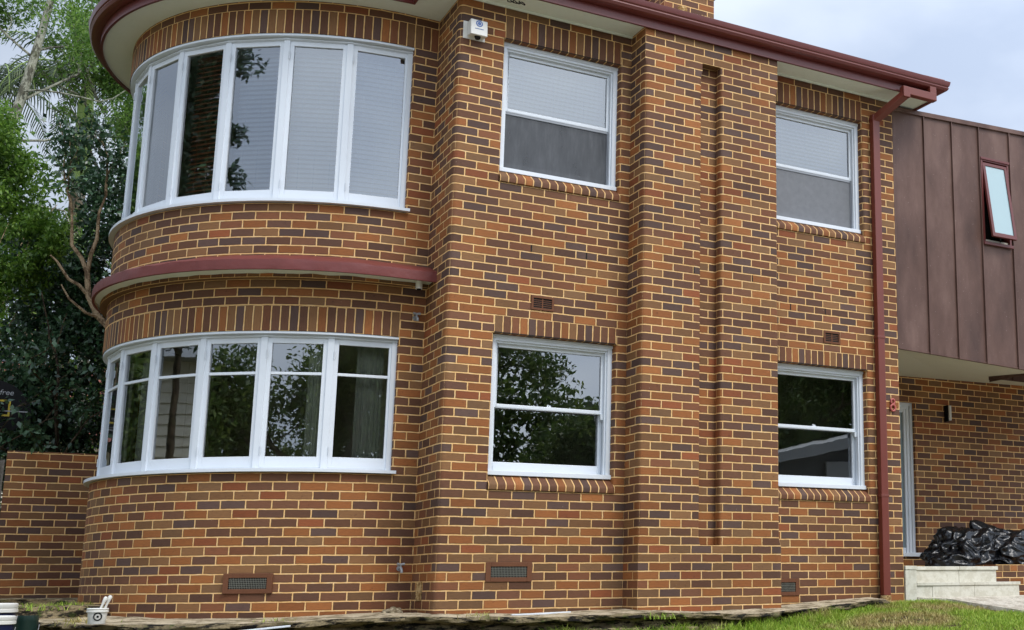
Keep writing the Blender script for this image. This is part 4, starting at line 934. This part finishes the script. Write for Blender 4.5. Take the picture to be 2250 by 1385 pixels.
# ------------------------------------------------------------------ paint pots and scraps
def pot(cx, cy, z0):
    o = thing('paint_pot', (cx, cy, z0), 'small white paint pot with a ring emblem on the ledge below the bay', 'paint pot')
    g = MB(); g.lathe(cx, cy, [(0, z0), (.066, z0), (.068, z0+.004), (.078, z0+.125), (.072, z0+.125), (.060, z0+.02), (0, z0+.02)]); g.build('body', ['plastic_white'], o, 40)
    g = MB(); g.lathe(cx, cy, [(.076, z0+.10), (.086, z0+.10), (.086, z0+.112), (.080, z0+.114), (.086, z0+.128), (.080, z0+.134), (.072, z0+.13), (.074, z0+.1)]); g.build('rim', ['plastic_white'], o, 40)
    d_ = (Vector((CAM.x, CAM.y, 0))-Vector((cx, cy, 0))).normalized(); d_ = (d_+Vector((.05, 0, .02))).normalized(); tilt = (d_+Vector((0, 0, -.08))).normalized()
    c_ = Vector((cx, cy, z0+.062))+d_*.0735; g = MB(); disc(g, c_, tilt, .035, .0025, 28, .025); disc(g, c_, tilt, .010, .0025, 14); g.build('emblem', ['black_plastic'], o)
PX, PYY, PZ = -2.66, .78, -.075
pot(PX, PYY, PZ)
for (dx, dy, ln2, lab) in ((.02, .0, .16, 'white handled paint brush leaning in the small paint pot, the left one'), (.055, .02, .17, 'white handled paint brush leaning in the small paint pot, the right one')):
    o = thing('paint_brush', (PX+dx, PYY+dy, PZ+.05), lab, 'paint brush', 'brushes in the white paint pot')
    a = Vector((PX+dx-.02, PYY+dy, PZ+.07)); b = a+Vector((.055, -.01, ln2)); g = MB(); g.tube([a+(b-a)*.3, a+(b-a)*.55, a+(b-a)*.75, a+(b-a)*.93, b], [.012, .009, .014, .017, .009], 10); g.build('handle', ['plastic_white'], o, 50)
    g = MB(); g.tube([a, a+(b-a)*.3], [.018, .013], 10); g.build('bristles', ['brush_wood'], o, 50)
def bucket(cx, cy, z0, r, h, label, body='navy', lid=True, kind='paint bucket'):
    o = thing('paint_bucket', (cx, cy, z0), label, kind, 'buckets at the left edge'); g = MB()
    g.lathe(cx, cy, [(0, z0), (r*.86, z0), (r*.98, z0+h*.88), (r, z0+h*.9), (r*.97, z0+h)]); g.build('body', [body], o, 40)
    if lid:
        g = MB(); g.lathe(cx, cy, [(r*.99, z0+h*.86), (r*1.07, z0+h*.87), (r*1.07, z0+h*.93), (r*1.03, z0+h*.94), (r*1.07, z0+h*.96), (r*1.06, z0+h*1.03), (r*.95, z0+h*1.05), (r*.9, z0+h*1.02), (0, z0+h*1.02)]); g.build('lid', ['plastic_white'], o, 40)
    g = MB(); g.tube([(cx+r*1.05*cos(a), cy-r*1.02*abs(sin(a))*.5-.03, z0+h*.8-.14*abs(sin(a))) for a in np.linspace(0, PI, 13)], .003, 6); g.build('handle', ['metalgrey'], o, 50)
bucket(-3.405, .25, -.36, .135, .36, 'navy bucket with white lid at the bottom left edge, the nearer one')
bucket(-3.40, .95, -.33, .15, .42, 'navy bucket with white lid at the bottom left edge, just behind the nearer one')
bucket(-3.17, 1.25, -.38, .10, .38, 'dark green bucket without a lid right of the navy buckets', 'darkgreen', False, 'bucket')
bt = MB(); bt.hexa([(.66, -.27, -.066), (1.30, -.15, -.052), (1.30, -.115, -.052), (.66, -.235, -.066), (.66, -.27, -.048), (1.30, -.15, -.034), (1.30, -.115, -.034), (.66, -.235, -.048)])
tag(bt.build('timber_strip', ['white'], None, None, True, .003), 'long white painted strip of timber lying on the ledge under the window', 'timber strip')
bt = MB(); bt.hexa([(-1.75, -.16, -.155), (-1.30, -.34, -.11), (-1.30, -.29, -.11), (-1.75, -.11, -.155), (-1.75, -.16, -.14), (-1.30, -.34, -.095), (-1.30, -.29, -.095), (-1.75, -.11, -.14)])
tag(bt.build('timber_offcut', ['white'], None, None, True, .003), 'short white timber offcut propped on the rock below the bay vent', 'timber offcut')
def rag(x, y, z, w_, label, nm='cloth_scrap', mat='plastic_white'):
    bm = bmesh.new(); bmesh.ops.create_icosphere(bm, subdivisions=4, radius=1)
    for v in bm.verts:
        d_ = v.co.copy(); r_ = 1+.35*mnoise.noise(d_*2+Vector((x, 0, 0)))+.2*(1-abs(mnoise.noise(d_*5)))
        v.co = Vector((d_.x*w_*r_, d_.y*w_*.8*r_, max(-.2, d_.z)*w_*.55*r_))
    me = bpy.data.meshes.new(nm); bm.to_mesh(me); bm.free(); me.materials.append(M[mat]); me.shade_smooth(); ob = bpy.data.objects.new(nm, me); COL.objects.link(ob); ob.location = (x, y, z); return tag(ob, label, 'scrap')
rag(-2.63, .45, -.16, .055, 'crumpled white cloth scrap on the rock below the paint pot')
rag(-.22, .52, -.03, .085, 'lump of pale mortar on the ledge in the inner corner', 'mortar_lump', 'stone_top')

# ------------------------------------------------------------------ plants
def leafcloud(name, pts, size, mat, parent, aspect=.45, updir=.5, jitter=.0, droop=0., seed=1):
    rg_ = np.random.default_rng(seed); n = len(pts); P = np.asarray(pts)+rg_.normal(0, 1, (n, 3))*jitter
    d = rg_.normal(0, 1, (n, 3)); d[:, 2] -= droop; d /= np.linalg.norm(d, axis=1)[:, None]
    nn = rg_.normal(0, 1, (n, 3)); nn[:, 2] += updir*2.2; s_ = np.cross(d, nn); s_ /= np.linalg.norm(s_, axis=1)[:, None]+1e-9
    nn = np.cross(s_, d); L_ = size*(.6+.8*rg_.random(n))[:, None]; W = L_*aspect*.5
    A = P; B = P+d*L_*.45+s_*W+nn*L_*.06; Ct = P+d*L_-nn*L_*.05; D = P+d*L_*.45-s_*W+nn*L_*.06
    V = np.stack([A, B, Ct, D], 1).reshape(-1, 3); F = np.arange(4*n).reshape(n, 4)
    return fast(name, V, F, mat, parent)
def grow(mb, p, d, ln, r, depth, tips, spread=.6, up_=.15, shrink=.72, seg=4, kids=(2, 3), minr=.004):
    pts = [Vector(p)]; d = Vector(d).normalized()
    for i in range(seg):
        d = (d+Vector((random.gauss(0, .14), random.gauss(0, .14), random.gauss(0, .1)+up_*.2))).normalized(); pts.append(pts[-1]+d*ln/seg)
    r1 = max(minr, r*.66); mb.tube(pts, [r+(r1-r)*i/seg for i in range(seg+1)], 7 if r > .03 else 5, 0, False)
    if depth <= 1: tips += [tuple(q) for q in pts[1:]]
    if depth <= 0: return
    for k in range(random.randint(*kids)):
        i = seg if k == 0 else random.randint(seg//2, seg)
        nd = (d+Vector((random.gauss(0, spread), random.gauss(0, spread), random.gauss(0, spread*.7)+up_))).normalized()
        grow(mb, pts[i], nd, ln*shrink*(.8+.4*random.random()), r1*(.9 if k == 0 else .7), depth-1, tips, spread, up_, shrink, seg, kids, minr)
def clumps(centers, n, seed=0):
    rg_ = np.random.default_rng(seed); out = []
    for (x, y, z, r_, w_) in centers:
        k = int(n*w_); d = rg_.normal(0, 1, (k, 3)); d /= np.linalg.norm(d, axis=1)[:, None]; rr = r_*(.35+.65*rg_.random((k, 1))**.45)
        out.append(np.array([x, y, z])+d*rr*np.array([1, 1, .8]))
    P = np.concatenate(out); keep = [mnoise.noise(Vector((p[0]*2.3, p[1]*2.3, p[2]*2.3+seed))) > -.22 for p in P]
    P = P[np.array(keep)]
    return P[~((P[:, 0] < -3.1) & (P[:, 0] > -4.5) & (P[:, 1] < 6.28) & (P[:, 1] > 4) & (P[:, 2] < 2.95))]   # nothing grows through the backboard
# dark glossy shrub behind the garden wall
sh = thing('camellia_shrub', (-2.9, 7.2, .1), 'large dark glossy leaved shrub behind the brick garden wall', 'shrub')
tips = []
for k in range(6): mb = MB(); grow(mb, (-2.95+random.gauss(0, .25), 7.2+random.gauss(0, .25), .1), (random.gauss(0, .25), random.gauss(0, .2), 1), 1.5, .05, 3, tips, .5, .1); mb.build('stem', ['bark_dark'], sh, 60)
cen = []
for z in np.arange(1.6, 4.75, .40):
    for k in range(4):
        cen.append((-2.95+random.uniform(-.75, .65)-.06*(z-2), 7.2+random.uniform(-.5, .7), z+random.uniform(-.15, .15), .36+random.random()*.16, 1))
for z in np.arange(3.6, 5.9, .22):
    cen.append((-2.62+random.uniform(-.3, .42), 7.3+random.uniform(-.3, .6), z, .30+random.random()*.1, .9))
leafcloud('foliage', np.concatenate([clumps(cen, 680, 3), np.repeat(np.array(tips), 9, 0)]), .085, 'leaf_dark', sh, .5, .6, .05, .2, 5)
# second shrub: lower, at left
sh = thing('leafy_shrub', (-3.6, 6.6, .1), 'bright green leafy shrub at the far left above the basketball backboard', 'shrub')
tips = []
for k in range(5): mb = MB(); grow(mb, (-3.85+random.gauss(0, .08), 7.7+random.gauss(0, .08), .1), (random.gauss(0, .05), random.gauss(0, .05), 1), 2.5, .028, 2, tips, .35, .25); mb.build('stem', ['bark_beige'], sh, 60)
cen = [(-3.62+random.uniform(-.4, .42)-.06*(z-3.6), 6.6+random.uniform(-.3, .3), z+random.uniform(-.12, .12), .25+random.random()*.12, 1) for z in np.arange(3.9, 6.3, .1)]
leafcloud('foliage', clumps(cen, 900, 8), .066, 'leaf_bright', sh, .42, .5, .03, .3, 6)
# beige forked trunk leaning beside the bay
cm_ = thing('forked_tree', (-2.3, 6.3, .1), 'small bare beige trunk forking upward beside the curved bay hood', 'tree')
mb = MB(); base = [(-2.28, 6.0, 1.2), (-2.33, 6.0, 3.0), (-2.42, 6.0, 3.42), (-2.62, 6.0, 3.62), (-2.74, 6.0, 3.86), (-2.78, 6.0, 4.15)]
mb.tube(base, [.05, .046, .042, .038, .035, .033], 8)
mb.tube([base[-1], (-2.86, 6.0, 4.34), (-2.98, 6.02, 4.5), (-3.0, 6.0, 4.72), (-3.02, 6.0, 4.95)], [.027, .025, .022, .018, .013], 7)
mb.tube([base[-1], (-2.76, 6.0, 4.4), (-2.71, 6.0, 4.62), (-2.72, 6.0, 4.95), (-2.66, 6.0, 5.2)], [.027, .025, .022, .017, .012], 7)
mb.tube([(-2.74, 6, 3.86), (-2.86, 5.95, 3.98), (-2.98, 5.95, 4.04), (-3.12, 5.95, 4.25), (-3.2, 5.95, 4.32)], [.024, .022, .02, .014, .01], 6)
mb.tube([(-2.60, 6.0, 3.6), (-2.75, 5.9, 3.62), (-2.95, 5.9, 3.78), (-3.05, 5.9, 3.95)], [.022, .018, .014, .008], 6)
mb.tube([(-2.40, 6.1, 3.3), (-2.50, 6.1, 3.9), (-2.47, 6.1, 4.4), (-2.42, 6.1, 4.7)], [.022, .02, .017, .012], 7)
tips = []
for q, d_ in (((-3.02, 6.0, 4.95), (-.3, 0, 1)), ((-2.66, 6.0, 5.2), (.1, 0, 1)), ((-2.42, 6.1, 4.7), (.1, .1, 1))): grow(mb, q, d_, .5, .018, 2, tips, .6, .2)
mb.build('trunk', ['bark_beige'], cm_, 60)
leafcloud('crown', np.repeat(np.array(tips), 16, 0), .075, 'leaf_dark', cm_, .5, .5, .09, .2, 9)
# pale barked tree
pt = thing('pale_barked_tree', (-3.95, 9.5, .1), 'pale lichen barked tree with bright feathery leaves at the top left', 'tree')
mb = MB(); tips = []
mb.tube([(-4.15, 9.5, 0), (-4.1, 9.5, 3.5), (-4.0, 9.5, 5.6), (-3.93, 9.5, 6.7), (-3.74, 9.5, 7.45), (-3.6, 9.5, 8.4), (-3.47, 9.5, 9.4), (-3.4, 9.5, 10.4)], [.11, .10, .09, .082, .07, .06, .05, .04], 9)
for q, d_, ln2, r_ in (((-3.74, 9.5, 7.45), (.5, -.1, .35), 1.0, .04), ((-3.9, 9.5, 6.8), (.75, 0, .15), 1.1, .04), ((-3.97, 9.5, 5.9), (.8, .1, .15), 1.0, .035), ((-3.62, 9.5, 8.3), (.7, .1, .5), .9, .035), ((-3.65, 9.5, 8.2), (-.6, 0, .5), .9, .035), ((-3.47, 9.5, 9.3), (.6, -.1, .3), 1.0, .03), ((-3.47, 9.5, 9.2), (-.5, .2, .6), .8, .03), ((-3.95, 9.5, 6.5), (-.5, .3, .6), .8, .03), ((-3.7, 9.4, 7.6), (.8, -.3, .0), 1.1, .03)):
    grow(mb, q, d_, ln2, r_*.55, 3, tips, .55, .05, .74)
mb.build('trunk', ['bark_pale'], pt, 60)
T_ = np.array(tips); leafcloud('crown', np.concatenate([np.repeat(T_, 30, 0), np.repeat(T_[T_[:, 2] > 7.2], 18, 0)]), .062, 'leaf_fern', pt, .4, .5, .13, .25, 12)
# bright spray near the eave
sp_ = thing('eave_tree', (-2.6, 10.5, .1), 'bushy light green tree crown close against the curved eave', 'tree')
mb = MB(); tips = []; mb.tube([(-2.45, 10.8, 0), (-2.5, 10.8, 4), (-2.55, 10.8, 6.6)], [.10, .08, .06], 8)
for k in range(7): grow(mb, (-2.55, 10.8, 6.2+.35*k), (random.uniform(-.7, .7), random.uniform(-.4, .4), .6), .7, .03, 2, tips, .6, .15)
mb.build('trunk', ['bark_pale'], sp_, 60)
cen = [(-2.5, 10.7, 8.65, .36, .9), (-2.28, 10.7, 8.2, .38, 1.0), (-2.8, 10.8, 9.0, .4, .9), (-2.5, 10.8, 9.2, .4, .9), (-2.1, 10.7, 7.75, .4, 1), (-2.9, 10.8, 9.6, .45, .9), (-2.45, 10.8, 9.9, .5, .8), (-2.25, 10.7, 6.9, .28, .35)]
leafcloud('crown', np.concatenate([clumps(cen, 1500, 4), np.repeat(np.array(tips), 5, 0)]), .085, 'leaf_fern', sp_, .42, .5, .03, .3, 14)
# palm
def palm(name, x, y, zc, label, seed, nf=18, L_=2.1, crown=True):
    o = thing(name, (x, y, .1), label, 'palm tree', 'palms behind the garden'); rg_ = random.Random(seed)
    m1 = MB(); m1.tube([(x+.05, y, 0), (x+.02, y, zc-1.9)], [.15, .12], 12); m1.build('trunk', ['palm_trunk'], o, 60)
    m1 = MB(); m1.tube([(x+.02, y, zc-1.92), (x+.02, y, zc-1.3), (x, y, zc-.5), (x, y, zc)], [.125, .15, .125, .09], 12); m1.build('crownshaft', ['palm_green'], o, 60)
    V = []; F = []; rib = MB()
    for f in range(nf):
        az = 2*PI*f/nf+rg_.uniform(-.2, .2); el = rg_.uniform(.1, 1.1); h = Vector((cos(az), sin(az), 0)); p = Vector((x, y, zc-.05)); d = (h*cos(el)+Vector((0, 0, sin(el)))).normalized(); pts = [p.copy()]
        n = 16; ln2 = L_*rg_.uniform(.8, 1.1)
        for i in range(n): d = (d+Vector((0, 0, -.11-.01*i*.6))).normalized(); p = p+d*ln2/n; pts.append(p.copy())
        rib.tube(pts, [.018*(1-.8*i/n) for i in range(n+1)], 5, 0, False)
        for i in range(1, n):
            for hh in (0, .5):
                q = pts[i]+(pts[i+1]-pts[i])*hh; t_ = (pts[i+1]-pts[i]).normalized(); s_ = t_.cross(Vector((0, 0, 1))).normalized()
                for sg in (-1, 1):
                    ll = .42*(1-abs(i/n-.45))*rg_.uniform(.8, 1.1); dd = (s_*sg*.8+t_*.55+Vector((0, 0, -.45+rg_.uniform(-.25, .2)))).normalized(); e_ = q+dd*ll*.6; g_ = q+(dd+Vector((0, 0, -.35))).normalized()*ll; wd = t_*.013
                    b_ = len(V); V += [q-wd, q+wd, e_+wd, e_-wd, g_]; F.append((b_, b_+1, b_+2, b_+3)); F.append((b_+3, b_+2, b_+4, b_+4))
    rib.build('frond_rib', ['palm_leaf_rib'] if 'palm_leaf_rib' in M else ['palm_green'], o, 60)
    me = bpy.data.meshes.new('frond'); me.from_pydata([v-ORG[o.name] for v in V], [], [f if f[2] != f[3] else f[:3] for f in F]); me.materials.append(M['leaf_palm']); ob = bpy.data.objects.new('frond', me); COL.objects.link(ob); ob.parent = o
palm('palm_tree', -2.80, 12.2, 9.0, 'tall palm with a green crownshaft behind the left garden', 3)
palm('palm_tree', -4.2, 13.5, 9.0, 'palm with drooping dark fronds at the far left behind the pale tree', 5, 20, 2.0)
palm('palm_tree', -3.2, 17, 7.2, 'lower palm half hidden behind the dark shrub foliage', 8, 18, 1.8)
# backing foliage and the neighbour's house glimpsed through it
hg = thing('hedge_tree', (-3.2, 12.5, .1), 'mixed green tree mass low behind the dark shrub', 'tree')
cen = [(-3.3+random.uniform(-1.1, 1.3), 12.4+random.uniform(-.5, .6), z+random.uniform(-.2, .2), .5, 1) for z in np.repeat(np.arange(2.0, 7.0, .3), 2)]
leafcloud('foliage', clumps(cen, 300, 21), .12, 'leaf_bright', hg, .42, .5, .03, .3, 26)
mb = MB(); mb.tube([(-3.2, 12.5, 0), (-3.1, 12.5, 5)], [.1, .05], 8); mb.build('trunk', ['bark_dark'], hg, 60)
nb = thing('neighbour_house', (-3.5, 22, 0), 'grey weatherboard house with terracotta roof glimpsed through the left foliage', 'house')
g = MB()
for i in range(22): z = .0+i*.16; g.hexa([(-9, 20.0, z), (2, 20.0, z), (2, 20.2, z), (-9, 20.2, z), (-9, 20.03, z+.158), (2, 20.03, z+.158), (2, 20.2, z+.158), (-9, 20.2, z+.158)])
g.build('wall', ['cream_cladding'], nb); g = MB(); g.hexa([(-9.4, 19.5, 3.5), (2.4, 19.5, 3.5), (2.4, 26, 3.5), (-9.4, 26, 3.5), (-6, 23, 5.6), (-1, 23, 5.6), (-1, 23.4, 5.6), (-6, 23.4, 5.6)]); g.build('roof', ['tile'], nb)

# across the street and at the side: what the panes mirror
def big_tree(x, y, h, label, seed, r=2.6, leaves=52000, mat='leaf_street', spread=.5):
    random.seed(seed); o = thing('street_tree', (x, y, -1.9), label, 'tree', 'trees mirrored in the window panes'); mb = MB(); tips = []
    mb.tube([(x, y, -1.9), (x+.1, y, -.5), (x-.05, y, h*.35)], [.28, .22, .17], 10)
    for k in range(6): grow(mb, (x-.05, y, h*.22+h*.05*k), (random.uniform(-.8, .8), random.uniform(-.8, .8), .6), h*.24, .09, 4, tips, spread, .12, .74)
    mb.build('trunk', ['bark_dark'], o, 60); T_ = np.array(tips); sel = np.random.default_rng(seed).integers(0, len(T_), leaves)
    leafcloud('crown', T_[sel], .15, mat, o, .42, .4, .26, .2, seed)
big_tree(4.6, -20, 8.6, 'dense dark street tree mirrored in the lower left sash window', 31)
big_tree(11.5, -22, 4.6, 'street tree mirrored beside the dense one in the lower left sash window', 32)
big_tree(17, -21, 8.0, 'bushy street tree mirrored in the lower right sash window', 33)
big_tree(22, -23, 8.5, 'outer street tree mirrored in the lower right sash window', 37)
big_tree(-1.5, -20, 7.0, 'street tree mirrored in the rightmost lower bay panes', 34)
big_tree(-11, -15, 5.4, 'street tree mirrored in the middle lower bay panes', 35, leaves=22000)
big_tree(-16.5, -5.5, 5.2, 'side tree mirrored in the upper and lower bay panes', 36, leaves=24000)
ct = thing('column_tree', (-9.5, 2.9, -1.9), 'narrow dark side tree mirrored in one brown blind pane of the upper bay', 'tree')
mb = MB(); mb.tube([(-9.5, 2.9, -1.9), (-9.45, 2.9, 3), (-9.5, 2.9, 8)], [.06, .05, .03], 8); mb.tube([(-9.5, 2.9, 5.6), (-9.5, .8, 6.6), (-9.5, -1.6, 7.6)], [.05, .035, .015], 6); mb.build('trunk', ['bark_dark'], ct, 60)
cen = [(-9.5+random.uniform(-.3, .3), 2.9+random.uniform(-.3, .3), z, .75, 1) for z in np.arange(4.4, 9.4, .3)]+[(-9.5, -1.75, 6.8, .26, .3), (-9.5, -1.6, 7.6, .3, .3), (-9.5, -1.9, 8.9, .3, .3)]
leafcloud('crown', clumps(cen, 1500, 61), .13, 'leaf_dark', ct, .42, .4, .04, .2, 62)
big_tree(-11, 10.5, 4.6, 'small tree at the side mirrored in the left bay panes', 43)
big_tree(-7.2, 15.5, 7.5, 'bushy tree behind the side house mirrored in the leftmost bay panes', 44)
sn = thing('side_house', (-17, 5, -1), 'cream weatherboard house at the side mirrored in the left bay panes', 'house')
g = MB()
for i in range(28): z = -1.2+i*.2; g.hexa([(-14, .5, z), (-14, 6, z), (-14.2, 6, z), (-14.2, .5, z), (-14.03, .5, z+.198), (-14.03, 6, z+.198), (-14.2, 6, z+.198), (-14.2, .5, z+.198)])
for yy in (1.2, 4.5): g.box(-14.02, -13.97, yy, yy+1.2, 1.9, 3.2, 1)
g.build('wall', ['cream_cladding', 'bitumen'], sn); g = MB(); g.hexa([(-13.5, 0, 4.4), (-13.5, 6.5, 4.4), (-20, 6.5, 4.4), (-20, 0, 4.4), (-16, 2, 5.6), (-16, 5, 5.6), (-16.4, 5, 5.6), (-16.4, 2, 5.6)]); g.build('roof', ['greyroof'], sn)
hd_ = thing('street_hedge', (6, -25, -1.9), 'dark hedge across the street mirrored low in the window panes', 'hedge')
cen = [(-6+i*.75+random.uniform(-.3, .3), -25.5+random.uniform(-.5, .5), z+random.uniform(-.4, .4), 1.0, 1) for i in range(46) for z in ((-.9, .6, 2.0, 3.4, 4.6, 5.6+.3*sin(i*.9)) if i < 26 else (-.9, .6, 2.0, 3.4, 4.8+.5*sin(i*.9)))]
leafcloud('foliage', clumps(cen, 420, 51), .26, 'leaf_street', hd_, .5, .4, .05, .2, 52)
g = MB(); g.box(-7, 29, -26.0, -25.9, -1.9, 3.0); g.build('fence_panel', ['bark_dark'], hd_)
gr_ = thing('garage', (13.5, -14, -1.9), 'dark garage with pale sheet roof mirrored in the lower right sash window', 'garage')
g = MB(); g.hexa([(10, -12.3, -1.9), (17, -12.3, -1.9), (17, -16, -1.9), (10, -16, -1.9), (10, -12.3, 2.55), (17, -12.3, 4.15), (17, -16, 4.15), (10, -16, 2.55)]); g.build('wall', ['bitumen'], gr_)
g = MB(); g.box(13.0, 16.4, -12.28, -12.2, -1.9, 3.05); g.build('door', ['greyroof'], gr_)
g = MB(); g.hexa([(9.7, -11.8, 2.5), (17.4, -11.8, 4.26), (17.4, -16.4, 4.26), (9.7, -16.4, 2.5), (9.7, -11.8, 2.74), (17.4, -11.8, 4.5), (17.4, -16.4, 4.5), (9.7, -16.4, 2.74)]); g.build('roof', ['greyroof'], gr_)

# ------------------------------------------------------------------ grass
def in_poly(x, y, P):
    c_ = np.zeros(len(x), bool); j = len(P)-1
    for i in range(len(P)):
        (xi, yi), (xj, yj) = P[i], P[j]; c_ ^= ((yi > y) != (yj > y)) & (x < (xj-xi)*(y-yi)/(yj-yi+1e-12)+xi); j = i
    return c_
N = 120000; x = RNG.uniform(.6, 9.5, N); y = -.12-3.9*RNG.random(N)**1.25
ed = np.interp(x, [p[0] for p in FE[7:]], [p[1] for p in FE[7:]]); ed = np.where(x > 4.3, np.interp(x, [4.3, 4.7, 5.6], [-.45, -.10, -.02]), ed+.03)
dn_ = np.array([mnoise.noise(Vector((a*2.2, b*2.2, 5))) for a, b in zip(x, y)])
k = (y < ed+.05*dn_) & ~in_poly(x, y, PP) & (dn_ > -.55)
pdd = ((x-4.6)/.42)**2+((y+1.12)/.2)**2; k &= ~((pdd < 1) & (RNG.random(N) < .75))
x, y, dn_ = x[k], y[k], dn_[k]; n = len(x); z = np.array([zl(a, b) for a, b in zip(x, y)])-.014
edge = np.exp(-((y-np.interp(x, [.6, 2, 3, 3.7, 5], [-.5, -.85, -.82, -.6, -.1]))/.22)**2)*(x < 4.2)
h = (.022+.034*RNG.random(n)**1.5)*(1+.6*dn_)*(1+1.3*edge); az = RNG.uniform(0, 2*PI, n); bend = h*(.3+1.2*RNG.random(n)); wdt = .0024+.0030*RNG.random(n)
dx, dy = np.cos(az), np.sin(az); P0 = np.stack([x, y, z], 1); S_ = np.stack([-dy, dx, 0*dx], 1)*wdt[:, None]; D_ = np.stack([dx, dy, 0*dx], 1)
mid = P0+D_*(bend*.35)[:, None]+np.array([0, 0, 1])*(h*.6)[:, None]; tip = P0+D_*bend[:, None]+np.array([0, 0, 1])*h[:, None]
for (wx, wy, wz, wn, wr) in ((-2.75, 1.25, -.075, 160, .10), (-3.0, 2.3, .05, 220, .22), (-2.75, 2.5, .06, 160, .15), (1.95, -.75, -.09, 90, .10), (-1.3, .25, -.09, 60, .08), (.3, -.3, -.07, 50, .07)):
    a_ = RNG.normal(0, 1, (wn, 2))*wr; q0 = np.stack([wx+a_[:, 0], wy+a_[:, 1], np.full(wn, wz)-.02], 1); az2 = RNG.uniform(0, 2*PI, wn); D2 = np.stack([np.cos(az2), np.sin(az2), 0*az2], 1); S2 = np.stack([-np.sin(az2), np.cos(az2), 0*az2], 1)*.004; h2 = .03+.05*RNG.random(wn); b2 = h2*(.3+RNG.random(wn))
    P0 = np.concatenate([P0, q0]); S_ = np.concatenate([S_, S2]); mid = np.concatenate([mid, q0+D2*(b2*.35)[:, None]+np.array([0, 0, 1])*(h2*.6)[:, None]]); tip = np.concatenate([tip, q0+D2*b2[:, None]+np.array([0, 0, 1])*h2[:, None]])
n = len(P0)
V = np.stack([P0-S_, P0+S_, mid+S_*.8, mid-S_*.8, tip+S_*.12, tip-S_*.12], 1).reshape(-1, 3); b_ = np.arange(n)[:, None]*6
F = np.concatenate([b_+np.array([[0, 1, 2, 3]]), b_+np.array([[3, 2, 4, 5]])], 1).reshape(-1, 4)
fast('grass', V, F, 'grass', None, 'stuff')
